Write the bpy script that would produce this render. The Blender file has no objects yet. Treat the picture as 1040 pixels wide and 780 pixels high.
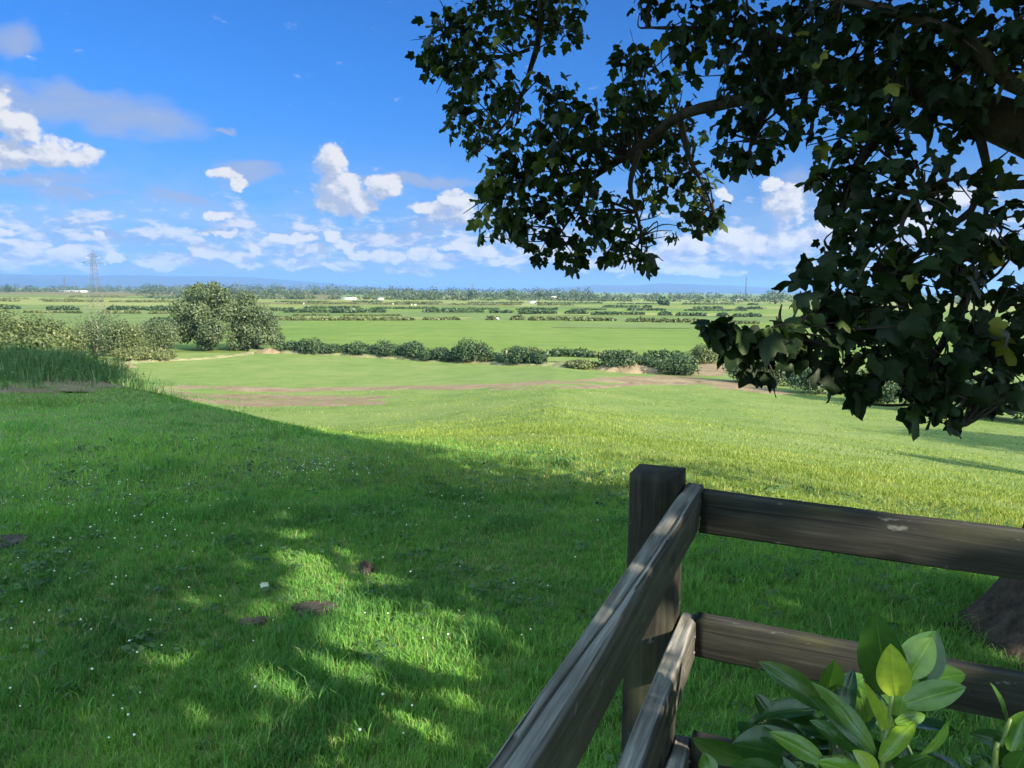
import bpy, math, random
import numpy as np
from mathutils import Vector, Matrix

random.seed(7)
RNG = np.random.default_rng(7)
SC = bpy.context.scene
COL = SC.collection
PI = math.pi

# ------------------------------------------------------------------ camera
HC = 11.6                     # eye height above the plain (m)
PITCH, ROLL = math.radians(7.15), math.radians(0.5)
FPX = 755.0                   # focal length for a 1040 px wide picture
cam_d = bpy.data.cameras.new('camera')
cam_d.sensor_width = 36.0
cam_d.lens = 36.0 * FPX / 1040.0
cam_d.clip_start = 0.02
cam_d.clip_end = 90000.0
cam = bpy.data.objects.new('camera', cam_d)
COL.objects.link(cam)
CAMROT = Matrix.Rotation(PI / 2 - PITCH, 3, 'X') @ Matrix.Rotation(ROLL, 3, 'Z')
cam.matrix_world = Matrix.Translation((0, 0, HC)) @ CAMROT.to_4x4()
SC.camera = cam
CR = np.array(CAMROT)
ORG = np.array([0, 0, HC])


def ray(px, py):
    d = CR @ np.array([(px - 520) / FPX, (390 - py) / FPX, -1.0])
    return d


def P(px, py, Y):
    """point on the sight line at ground depth Y (metres ahead)"""
    d = ray(px, py)
    return ORG + d * (Y / d[1])


def project(p):
    q = (np.asarray(p) - ORG) @ CR
    z = -q[..., 2]
    zz = np.where(np.abs(z) < 1e-6, 1e-6, z)
    return 520 + q[..., 0] / zz * FPX, 390 - q[..., 1] / zz * FPX, z


# ------------------------------------------------------------------ noise
_perm = np.random.default_rng(3).random((256, 256))


def vnoise(x, y):
    x = np.asarray(x, float); y = np.asarray(y, float)
    xi = np.floor(x).astype(int); yi = np.floor(y).astype(int)
    fx = x - xi; fy = y - yi
    fx = fx * fx * (3 - 2 * fx); fy = fy * fy * (3 - 2 * fy)
    a = _perm[xi & 255, yi & 255]; b = _perm[(xi + 1) & 255, yi & 255]
    c = _perm[xi & 255, (yi + 1) & 255]; d = _perm[(xi + 1) & 255, (yi + 1) & 255]
    return (a * (1 - fx) + b * fx) * (1 - fy) + (c * (1 - fx) + d * fx) * fy


def fbm(x, y, o=4):
    s = 0.0; a = 0.5; t = 0.0
    for i in range(o):
        s = s + a * vnoise(x + 17.3 * i, y - 9.1 * i); t += a
        a *= 0.5; x = np.asarray(x) * 2.03; y = np.asarray(y) * 2.03
    return s / t


def sstep(a, b, x):
    t = np.clip((x - a) / (b - a), 0, 1)
    return t * t * (3 - 2 * t)


# ------------------------------------------------------------------ terrain
_S = np.array([-50, -6, -2, 0, 2, 5, 10, 15, 22, 30, 40, 50, 62, 75, 100, 150, 400, 1e6])
_D = np.array([0, 0, 0.04, 0.13, 0.34, 0.78, 1.65, 2.55, 3.8, 5.15, 6.55, 7.55, 8.35, 8.9, 9.5, 9.75, 9.75, 9.75])


def terrain(x, y):
    x = np.asarray(x, float); y = np.asarray(y, float)
    s = (x - 1.2) * 0.7 + (y - 6.0) * 0.714
    u = x / np.maximum(y, 3.0)
    k = 1 + 1.9 * np.clip((0.06 - u) / 0.46, 0, 1.0) ** 1.2 * sstep(2, 12, y)
    ss = np.where(s > 0, s * k, s)
    drop = np.interp(ss, _S, _D)
    near = HC - 1.72 - 0.010 * np.clip(np.hypot(x, y), 0, 20)
    near = near + (fbm(x * 0.55, y * 0.55, 3) - 0.5) * 0.16 * sstep(1.5, 5, np.hypot(x, y)) * (1 - sstep(14, 40, s))
    near = near + 0.25 * np.exp(-(((x + 13.5) / 4.0) ** 2 + ((y - 19.5) / 2.2) ** 2))
    z = near - drop * 0.998
    w = sstep(60, 130, s * k)
    z = z * (1 - w) + w * 0.0
    rough = (fbm(x * 0.12 + 5, y * 0.12, 3) - 0.5) * 0.5 * sstep(8, 30, s) * (1 - sstep(70, 130, s))
    return z + rough * (1 - w)


def G(px, py, far=30000.0):
    d = ray(px, py)
    d = d / d[1]
    ys = np.geomspace(1.0, far, 2500)
    pts = ORG[None] + d[None] * ys[:, None]
    below = pts[:, 2] < terrain(pts[:, 0], pts[:, 1])
    i = int(np.argmax(below)) if below.any() else len(ys) - 1
    a, b = ys[max(i - 1, 0)], ys[i]
    for _ in range(30):
        m = 0.5 * (a + b); q = ORG + d * m
        if q[2] < float(terrain(q[0], q[1])): b = m
        else: a = m
    q = ORG + d * b
    return np.array([q[0], q[1], float(terrain(q[0], q[1]))])


# ------------------------------------------------------------------ scene helpers
def props(o, label=None, cat=None, group=None, kind=None):
    if label: o['label'] = label
    if cat: o['category'] = cat
    if group: o['group'] = group
    if kind: o['kind'] = kind
    return o


def thing(name, label, cat, loc=(0, 0, 0), group=None):
    o = bpy.data.objects.new(name, None)
    COL.objects.link(o)
    o.location = loc
    o.empty_display_size = 0.3
    return props(o, label, cat, group)


def mesh_np(name, V, F, mat, parent=None, loc=None, tint=None, smooth=False):
    """V (n,3) world coordinates; F (m,3) or (m,4) or list of such arrays. With a parent / loc the mesh is stored relative to it."""
    V = np.asarray(V, np.float32)
    if parent is not None: V = V - np.array(parent.location, np.float32)
    elif loc is not None: V = V - np.array(loc, np.float32)
    Fs = F if isinstance(F, list) else [F]
    Fs = [np.asarray(f, np.int32) for f in Fs if len(f)]
    me = bpy.data.meshes.new(name)
    me.vertices.add(len(V)); me.vertices.foreach_set('co', V.ravel())
    nl = sum(f.size for f in Fs); npoly = sum(len(f) for f in Fs)
    me.loops.add(nl); me.polygons.add(npoly)
    me.loops.foreach_set('vertex_index', np.concatenate([f.ravel() for f in Fs]))
    tot = np.concatenate([np.full(len(f), f.shape[1], np.int32) for f in Fs])
    st = np.concatenate([[0], np.cumsum(tot)[:-1]]).astype(np.int32)
    me.polygons.foreach_set('loop_start', st)
    me.update(calc_edges=True)
    me.validate(verbose=False)
    if tint is not None:
        a = me.attributes.new('tint', 'FLOAT', 'POINT')
        a.data.foreach_set('value', np.asarray(tint, np.float32))
    if smooth:
        me.polygons.foreach_set('use_smooth', np.ones(npoly, bool))
    me.materials.append(mat)
    o = bpy.data.objects.new(name, me)
    COL.objects.link(o)
    if parent is not None: o.parent = parent
    elif loc is not None: o.location = loc
    return o


def tube(pts, rad, sides=8, jitter=0.0):
    """one tapered tube through pts; returns V, F(quads)"""
    pts = np.asarray(pts, float); rad = np.asarray(rad, float)
    n = len(pts)
    tang = np.gradient(pts, axis=0)
    tang /= np.linalg.norm(tang, axis=1)[:, None] + 1e-9
    ref = np.array([0.31, 0.87, 0.38])
    V = []
    prev = None
    for i in range(n):
        t = tang[i]
        a = np.cross(t, ref) if prev is None else prev - t * np.dot(prev, t)
        a /= np.linalg.norm(a) + 1e-9
        prev = a
        b = np.cross(t, a)
        for k in range(sides):
            w = 2 * PI * k / sides
            r = rad[i] * (1 + jitter * (random.random() - 0.5))
            V.append(pts[i] + r * (math.cos(w) * a + math.sin(w) * b))
    F = []
    for i in range(n - 1):
        for k in range(sides):
            k2 = (k + 1) % sides
            F.append((i * sides + k, i * sides + k2, (i + 1) * sides + k2, (i + 1) * sides + k))
    V.append(pts[-1]); e = len(V) - 1
    for k in range(sides):
        F.append((e, (n - 1) * sides + k, (n - 1) * sides + (k + 1) % sides, e))
    return np.array(V), [f for f in F if len(set(f)) == 4], [(f[0], f[1], f[2]) for f in F if len(set(f)) == 3]


class Acc:
    def __init__(s): s.V = []; s.Q = []; s.T = []; s.n = 0; s.t = []
    def add(s, V, Q=(), T=(), tint=0.5):
        V = np.asarray(V, float)
        s.V.append(V); 
        if len(Q): s.Q.append(np.asarray(Q, int) + s.n)
        if len(T): s.T.append(np.asarray(T, int) + s.n)
        s.t.append(np.full(len(V), tint) if np.isscalar(tint) else np.asarray(tint)); s.n += len(V)
    def tube(s, pts, rad, sides=8, jitter=0.0, tint=0.5):
        V, Q, T = tube(pts, rad, sides, jitter); s.add(V, Q, T, tint)
    def build(s, name, mat, parent=None, loc=None, smooth=False):
        F = []
        if s.Q: F.append(np.concatenate(s.Q))
        if s.T: F.append(np.concatenate(s.T))
        return mesh_np(name, np.concatenate(s.V), F, mat, parent, loc, np.concatenate(s.t), smooth)


def spline(pts, n):
    """Catmull-Rom resample of points (k,d) to n samples"""
    p = np.asarray(pts, float)
    p = np.vstack([2 * p[0] - p[1], p, 2 * p[-1] - p[-2]])
    m = len(p) - 3
    out = []
    for t in np.linspace(0, m - 1e-6, n):
        i = int(t); f = t - i
        a, b, c, d = p[i], p[i + 1], p[i + 2], p[i + 3]
        out.append(0.5 * (2 * b + (c - a) * f + (2 * a - 5 * b + 4 * c - d) * f * f + (3 * b - a - 3 * c + d) * f ** 3))
    return np.array(out)


# ------------------------------------------------------------------ materials
def new_mat(name):
    m = bpy.data.materials.new(name); m.use_nodes = True
    nt = m.node_tree; nt.nodes.clear()
    out = nt.nodes.new('ShaderNodeOutputMaterial')
    return m, nt, out


def N(nt, typ, **kw):
    n = nt.nodes.new('ShaderNode' + typ)
    for k, v in kw.items():
        if k in ('inp',):
            for a, b in v.items(): n.inputs[a].default_value = b
        else: setattr(n, k, v)
    return n


def L(nt, a, b): nt.links.new(a, b)


def ramp(nt, fac, stops):
    r = N(nt, 'ValToRGB')
    els = r.color_ramp.elements
    while len(els) < len(stops): els.new(0.5)
    for e, (p, c) in zip(els, stops):
        e.position = p; e.color = (c[0], c[1], c[2], 1)
    L(nt, fac, r.inputs[0])
    return r.outputs[0]


def noise(nt, vec, scale, detail=4, rough=0.55, dist=0.0):
    n = N(nt, 'TexNoise', inp={'Scale': scale, 'Detail': detail, 'Roughness': rough, 'Distortion': dist})
    if vec is not None: L(nt, vec, n.inputs['Vector'])
    return n.outputs['Fac']


def math_n(nt, op, a, b=None, c=None, clamp=False):
    n = N(nt, 'Math', operation=op, use_clamp=clamp)
    for i, v in enumerate((a, b, c)):
        if v is None: continue
        if isinstance(v, (int, float)): n.inputs[i].default_value = v
        else: L(nt, v, n.inputs[i])
    return n.outputs[0]


def mixc(nt, f, a, b, blend='MIX'):
    n = N(nt, 'Mix', data_type='RGBA', blend_type=blend)
    for sock, v in ((n.inputs[0], f), (n.inputs[6], a), (n.inputs[7], b)):
        if isinstance(v, (int, float)): sock.default_value = v
        elif isinstance(v, tuple): sock.default_value = (v[0], v[1], v[2], 1)
        else: L(nt, v, sock)
    return n.outputs[2]


def obj_coord(nt, scale=(1, 1, 1), which='Object'):
    t = N(nt, 'TexCoord'); m = N(nt, 'Mapping')
    m.inputs['Scale'].default_value = scale
    L(nt, t.outputs[which], m.inputs['Vector'])
    return m.outputs[0]


def pos_coord(nt, scale=(1, 1, 1)):
    t = N(nt, 'NewGeometry'); m = N(nt, 'Mapping')
    m.inputs['Scale'].default_value = scale
    L(nt, t.outputs['Position'], m.inputs['Vector'])
    return m.outputs[0]


def leaf_mat(name, stops, transl=0.3, rough=0.5, spec=0.3, tcol=None, blotch=False):
    """tint attribute -> colour ramp, with light passing through the blade"""
    m, nt, out = new_mat(name)
    a = N(nt, 'Attribute', attribute_name='tint')
    c = ramp(nt, a.outputs['Fac'], stops)
    if blotch:
        v = pos_coord(nt)
        c = mixc(nt, ramp(nt, noise(nt, v, 60, 4, 0.6), [(0.40, (0, 0, 0)), (0.72, (0.55, 0.55, 0.55))]), c, mixc(nt, 1.0, c, (0.55, 0.62, 0.6), 'MULTIPLY'))
        sp = ramp(nt, noise(nt, v, 190, 2, 0.5), [(0.70, (0, 0, 0)), (0.76, (0.8, 0.8, 0.8))])
        c = mixc(nt, sp, c, (0.10, 0.075, 0.03))
    b = N(nt, 'BsdfPrincipled', inp={'Roughness': rough, 'Specular IOR Level': spec})
    L(nt, c, b.inputs['Base Color'])
    t = N(nt, 'BsdfTranslucent')
    L(nt, mixc(nt, 1.0, c, tcol or (1.25, 1.15, 0.5), 'MULTIPLY'), t.inputs['Color'])
    mx = N(nt, 'MixShader', inp={0: transl})
    L(nt, b.outputs[0], mx.inputs[1]); L(nt, t.outputs[0], mx.inputs[2])
    L(nt, mx.outputs[0], out.inputs['Surface'])
    return m


def ground_mat(name, cols, sc1, sc2, stretch=(1, 1, 1), bump=0.3, bumpsc=20.0, extra=None):
    m, nt, out = new_mat(name)
    v = pos_coord(nt, stretch)
    n1 = noise(nt, v, sc1, 5, 0.6); n2 = noise(nt, v, sc2, 4, 0.65)
    f = math_n(nt, 'ADD', math_n(nt, 'MULTIPLY', n1, 0.55), math_n(nt, 'MULTIPLY', n2, 0.45))
    k = len(cols)
    c = ramp(nt, f, [(0.32 + 0.36 * i / (k - 1), cols[i]) for i in range(k)])
    if extra: c = extra(nt, c)
    b = N(nt, 'BsdfPrincipled', inp={'Roughness': 0.95, 'Specular IOR Level': 0.1})
    L(nt, c, b.inputs['Base Color'])
    bp = N(nt, 'Bump', inp={'Strength': bump, 'Distance': 0.05})
    L(nt, noise(nt, pos_coord(nt), bumpsc, 4, 0.7), bp.inputs['Height'])
    L(nt, bp.outputs[0], b.inputs['Normal'])
    L(nt, b.outputs[0], out.inputs['Surface'])
    return m


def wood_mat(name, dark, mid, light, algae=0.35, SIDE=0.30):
    m, nt, out = new_mat(name)
    v = obj_coord(nt, (1.2, 26, 26))
    g1 = noise(nt, v, 1.6, 6, 0.65, 0.6)
    g2 = noise(nt, obj_coord(nt, (4, 160, 160)), 1.0, 4, 0.7)
    blot = noise(nt, obj_coord(nt, (1.5, 5, 5)), 2.2, 5, 0.6)
    kn = N(nt, 'TexVoronoi', feature='F1', inp={'Scale': 1.0, 'Randomness': 1.0}); L(nt, obj_coord(nt, (3.2, 9, 9)), kn.inputs['Vector'])
    knot = ramp(nt, kn.outputs['Distance'], [(0.05, (1, 1, 1)), (0.16, (0, 0, 0))])
    crk = ramp(nt, noise(nt, obj_coord(nt, (1.1, 70, 70)), 1.0, 3, 0.5, 0.3), [(0.30, (1, 1, 1)), (0.345, (0, 0, 0))])
    f = math_n(nt, 'ADD', math_n(nt, 'MULTIPLY', g1, 0.6), math_n(nt, 'MULTIPLY', g2, 0.4))
    c = ramp(nt, f, [(0.33, dark), (0.50, mid), (0.68, light)])
    c = mixc(nt, ramp(nt, blot, [(0.35, (0.0, 0, 0)), (0.7, (0.75, 0.75, 0.75))]), c, mixc(nt, 0.65, c, tuple(x * 0.55 for x in dark)))
    c = mixc(nt, math_n(nt, 'MULTIPLY', knot, 0.8), c, tuple(x * 0.35 for x in dark))
    c = mixc(nt, math_n(nt, 'MULTIPLY', crk, 0.85), c, tuple(x * 0.25 for x in dark))
    moss = ramp(nt, noise(nt, obj_coord(nt, (3, 6, 6)), 1.7, 5, 0.6), [(0.52, (0, 0, 0)), (0.72, (algae, algae, algae))])
    c = mixc(nt, moss, c, (0.055, 0.062, 0.018))
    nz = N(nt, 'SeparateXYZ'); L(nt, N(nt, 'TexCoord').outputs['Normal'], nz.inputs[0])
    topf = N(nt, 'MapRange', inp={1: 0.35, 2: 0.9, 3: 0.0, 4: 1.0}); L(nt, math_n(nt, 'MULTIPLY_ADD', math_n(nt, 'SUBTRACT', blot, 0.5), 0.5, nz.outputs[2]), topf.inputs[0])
    c = mixc(nt, topf.outputs[0], mixc(nt, 1.0, c, (SIDE, SIDE * 0.98, SIDE * 0.90), 'MULTIPLY'), c)  # bleached tops, darker sides; also paints in the skylight on the tops
    lich = ramp(nt, noise(nt, obj_coord(nt, (14, 30, 30)), 1.0, 3, 0.6), [(0.66, (0, 0, 0)), (0.72, (0.7, 0.7, 0.7))])
    c = mixc(nt, math_n(nt, 'MULTIPLY', lich, 0.5), c, (0.22, 0.24, 0.22))
    b = N(nt, 'BsdfPrincipled', inp={'Roughness': 0.8, 'Specular IOR Level': 0.25})
    L(nt, c, b.inputs['Base Color'])
    bp = N(nt, 'Bump', inp={'Strength': 0.6, 'Distance': 0.0025})
    L(nt, f, bp.inputs['Height']); L(nt, bp.outputs[0], b.inputs['Normal'])
    L(nt, b.outputs[0], out.inputs['Surface'])
    return m


def bark_mat(name, dark, light, sc=9):
    m, nt, out = new_mat(name)
    v = pos_coord(nt, (1, 1, 0.28))
    f = noise(nt, v, sc, 6, 0.65, 0.4)
    f2 = noise(nt, pos_coord(nt), sc * 4, 4, 0.6)
    f = math_n(nt, 'ADD', math_n(nt, 'MULTIPLY', f, 0.7), math_n(nt, 'MULTIPLY', f2, 0.3))
    c = ramp(nt, f, [(0.36, dark), (0.66, light)])
    b = N(nt, 'BsdfPrincipled', inp={'Roughness': 0.9, 'Specular IOR Level': 0.15})
    L(nt, c, b.inputs['Base Color'])
    bp = N(nt, 'Bump', inp={'Strength': 0.9, 'Distance': 0.03})
    L(nt, f, bp.inputs['Height']); L(nt, bp.outputs[0], b.inputs['Normal'])
    L(nt, b.outputs[0], out.inputs['Surface'])
    return m


def plain_mat(name, c, rough=0.7, metal=0.0, var=0.15, sc=3.0):
    m, nt, out = new_mat(name)
    f = noise(nt, pos_coord(nt), sc, 4, 0.6)
    col = ramp(nt, f, [(0.35, tuple(x * (1 - var) for x in c)), (0.65, tuple(min(1, x * (1 + var)) for x in c))])
    b = N(nt, 'BsdfPrincipled', inp={'Roughness': rough, 'Metallic': metal})
    L(nt, col, b.inputs['Base Color'])
    L(nt, b.outputs[0], out.inputs['Surface'])
    return m


M = {}


def regrowth(nt, c):
    # grass seeded into the bare soil in patches
    g = ramp(nt, noise(nt, pos_coord(nt), 0.75, 6, 0.72), [(0.50, (0, 0, 0)), (0.62, (0.9, 0.9, 0.9))])
    return mixc(nt, g, c, (0.105, 0.135, 0.042))


M['grass'] = leaf_mat('grass blades', [(0.0, (0.062, 0.175, 0.050)), (0.35, (0.120, 0.300, 0.066)), (0.62, (0.195, 0.395, 0.078)),
                                       (0.86, (0.29, 0.46, 0.095)), (0.95, (0.38, 0.38, 0.18)), (1.0, (0.44, 0.41, 0.24))], 0.42, 0.55, 0.25)
M['sward'] = leaf_mat('field sward', [(0.0, (0.095, 0.15, 0.030)), (0.5, (0.175, 0.238, 0.048)), (0.85, (0.25, 0.29, 0.075)), (1.0, (0.45, 0.40, 0.21))], 0.38, 0.6, 0.2)
M['weeds'] = leaf_mat('rank weeds', [(0.0, (0.035, 0.085, 0.032)), (0.5, (0.075, 0.155, 0.050)), (0.85, (0.13, 0.19, 0.07)), (1.0, (0.30, 0.26, 0.15))], 0.3)
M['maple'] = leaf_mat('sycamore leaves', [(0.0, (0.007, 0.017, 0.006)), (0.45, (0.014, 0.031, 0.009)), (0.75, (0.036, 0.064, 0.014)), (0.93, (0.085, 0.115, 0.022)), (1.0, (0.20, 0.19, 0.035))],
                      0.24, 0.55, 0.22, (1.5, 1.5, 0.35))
M['laurel'] = leaf_mat('laurel leaves', [(0.0, (0.014, 0.045, 0.013)), (0.5, (0.045, 0.120, 0.022)), (0.8, (0.14, 0.27, 0.03)), (1.0, (0.34, 0.42, 0.05))], 0.18, 0.23, 0.5, (1.2, 1.2, 0.35), True)
M['laurel_stem'] = plain_mat('laurel stem', (0.13, 0.19, 0.05), 0.5, 0, 0.2, 30)
M['tree_far'] = leaf_mat('field tree leaves', [(0.0, (0.030, 0.050, 0.026)), (0.5, (0.075, 0.105, 0.048)), (0.8, (0.115, 0.145, 0.070)), (1.0, (0.21, 0.215, 0.13))], 0.2)
M['bush_olive'] = leaf_mat('olive bush leaves', [(0.0, (0.032, 0.048, 0.020)), (0.5, (0.078, 0.104, 0.038)), (0.85, (0.135, 0.155, 0.06)), (1.0, (0.23, 0.21, 0.12))], 0.2)
M['hedge'] = leaf_mat('hedge leaves', [(0.0, (0.014, 0.032, 0.016)), (0.5, (0.036, 0.066, 0.026)), (0.85, (0.075, 0.115, 0.04)), (1.0, (0.16, 0.18, 0.08))], 0.18)
M['hedge_olive'] = leaf_mat('rough hedge leaves', [(0.0, (0.045, 0.060, 0.022)), (0.5, (0.085, 0.105, 0.036)), (1.0, (0.17, 0.17, 0.075))], 0.15)
M['wood_far'] = leaf_mat('woodland leaves', [(0.0, (0.020, 0.038, 0.018)), (0.5, (0.048, 0.070, 0.028)), (1.0, (0.12, 0.135, 0.055))], 0.15)
M['bark'] = bark_mat('sycamore limb bark', (0.014, 0.011, 0.009), (0.062, 0.050, 0.040))
M['trunk'] = bark_mat('sycamore trunk bark', (0.022, 0.017, 0.013), (0.085, 0.066, 0.052), 12)
M['bark_far'] = bark_mat('field tree bark', (0.05, 0.042, 0.034), (0.16, 0.14, 0.11), 3)
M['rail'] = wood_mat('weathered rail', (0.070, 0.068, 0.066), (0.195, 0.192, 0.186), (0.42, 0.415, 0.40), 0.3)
M['rail_shade'] = wood_mat('shaded rail', (0.012, 0.0125, 0.0125), (0.036, 0.037, 0.037), (0.09, 0.092, 0.092), 0.5, 0.62)  # darker copy of the rail timber, the right run's shade in its colour
M['post'] = wood_mat('dark fence post', (0.009, 0.008, 0.0075), (0.025, 0.023, 0.021), (0.066, 0.062, 0.058), 0.45, 0.9)  # post timber in a much darker tone than the near rails
M['steel'] = plain_mat('galvanised steel', (0.085, 0.088, 0.09), 0.6, 0.2, 0.1, 0.5)
M['white'] = plain_mat('white render', (0.58, 0.57, 0.54), 0.8, 0, 0.05, 0.3)
M['cream'] = plain_mat('cream render', (0.62, 0.55, 0.40), 0.8, 0, 0.06, 0.3)
M['slate'] = plain_mat('roof sheet', (0.30, 0.30, 0.30), 0.7, 0, 0.1, 0.3)
M['brickfar'] = plain_mat('red brick', (0.28, 0.12, 0.08), 0.8, 0, 0.1, 0.3)
M['wool'] = plain_mat('fleece', (0.50, 0.49, 0.44), 0.9, 0, 0.08, 6)
M['dark_hide'] = plain_mat('dark hide', (0.03, 0.025, 0.022), 0.8, 0, 0.2, 6)
M['clover'] = plain_mat('clover head', (0.78, 0.78, 0.70), 0.8, 0, 0.1, 60)
M['deadleaf'] = plain_mat('dry leaf', (0.36, 0.38, 0.30), 0.8, 0, 0.2, 40)
M['earth'] = ground_mat('bare earth', [(0.085, 0.060, 0.042), (0.16, 0.115, 0.082), (0.25, 0.19, 0.14)], 0.9, 5.0, bump=0.8, bumpsc=6)
M['track'] = ground_mat('dirt track', [(0.105, 0.076, 0.046), (0.165, 0.124, 0.078), (0.235, 0.185, 0.125)], 0.35, 2.6, bump=0.9, bumpsc=3)
M['peat'] = ground_mat('dark bare soil', [(0.035, 0.030, 0.028), (0.075, 0.064, 0.056), (0.13, 0.112, 0.098)], 3.0, 14.0, bump=1.0, bumpsc=25)
M['redsoil'] = ground_mat('dry reddish soil', [(0.10, 0.075, 0.05), (0.16, 0.11, 0.078), (0.22, 0.165, 0.12)], 0.6, 3.5, bump=0.8, bumpsc=8, extra=regrowth)
M['bank'] = ground_mat('pale dry bank', [(0.10, 0.105, 0.05), (0.16, 0.15, 0.085), (0.23, 0.205, 0.13)], 0.3, 1.6, bump=0.6, bumpsc=2, extra=regrowth)


def hillside(nt, c):
    # pasture on the slope: paler, drier sward in drifts
    v = pos_coord(nt, (1, 1, 1))
    d = ramp(nt, noise(nt, v, 0.11, 5, 0.6), [(0.42, (0, 0, 0)), (0.70, (1, 1, 1))])
    return mixc(nt, math_n(nt, 'MULTIPLY', d, 0.55), c, (0.165, 0.185, 0.070))


M['ground'] = ground_mat('pasture', [(0.068, 0.112, 0.028), (0.104, 0.150, 0.042), (0.142, 0.178, 0.060)], 0.35, 2.6, bump=0.6, bumpsc=9, extra=hillside)


def field_mat(name, a, b, c, s=0.02, st=(1, 0.35, 1)):
    def streaks(nt, col):
        f = noise(nt, pos_coord(nt, (0.02, 0.16, 1)), 1.0, 6, 0.7)
        g = noise(nt, pos_coord(nt, (0.12, 0.35, 1)), 1.0, 5, 0.75)
        f = math_n(nt, 'ADD', math_n(nt, 'MULTIPLY', f, 0.6), math_n(nt, 'MULTIPLY', g, 0.4))
        return mixc(nt, 1.0, col, ramp(nt, f, [(0.36, (0.72, 0.80, 0.80)), (0.52, (1, 1, 1)), (0.66, (1.28, 1.14, 1.1))]), 'MULTIPLY')
    return ground_mat(name, [a, b, c], s, s * 9, st, bump=0.4, bumpsc=0.6, extra=streaks)


M['f_bright'] = field_mat('bright grass field', (0.075, 0.122, 0.026), (0.102, 0.148, 0.032), (0.135, 0.170, 0.045))
M['f_green'] = field_mat('green field', (0.072, 0.110, 0.032), (0.098, 0.135, 0.042), (0.128, 0.158, 0.056), 0.012)
M['f_pale'] = field_mat('pale hay field', (0.115, 0.140, 0.038), (0.155, 0.172, 0.052), (0.20, 0.20, 0.075), 0.008)
M['f_brown'] = field_mat('rough brown pasture', (0.075, 0.075, 0.030), (0.115, 0.105, 0.042), (0.17, 0.145, 0.075), 0.010, (1, 0.15, 1))
M['f_meadow'] = field_mat('lower meadow', (0.070, 0.165, 0.030), (0.105, 0.205, 0.036), (0.14, 0.23, 0.05), 0.05, (1, 0.5, 1))
M['hill'] = ground_mat('far hills', [(0.03, 0.045, 0.032), (0.045, 0.062, 0.04), (0.07, 0.08, 0.05)], 0.0006, 0.003, bump=0.0)

# ------------------------------------------------------------------ sun, sky
SUN_EL = math.radians(26)
SUNXY = np.array([0.73, -0.68]); SUNXY /= np.linalg.norm(SUNXY)
SUN = np.array([SUNXY[0] * math.cos(SUN_EL), SUNXY[1] * math.cos(SUN_EL), math.sin(SUN_EL)])
sd = bpy.data.lights.new('sun', 'SUN')
sd.energy = 4.6; sd.angle = math.radians(0.5); sd.color = (1.0, 0.88, 0.66)
so = bpy.data.objects.new('sun', sd); COL.objects.link(so)
so.rotation_euler = Vector(SUN).to_track_quat('Z', 'Y').to_euler()
so.location = (20, -12, 40)


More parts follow.
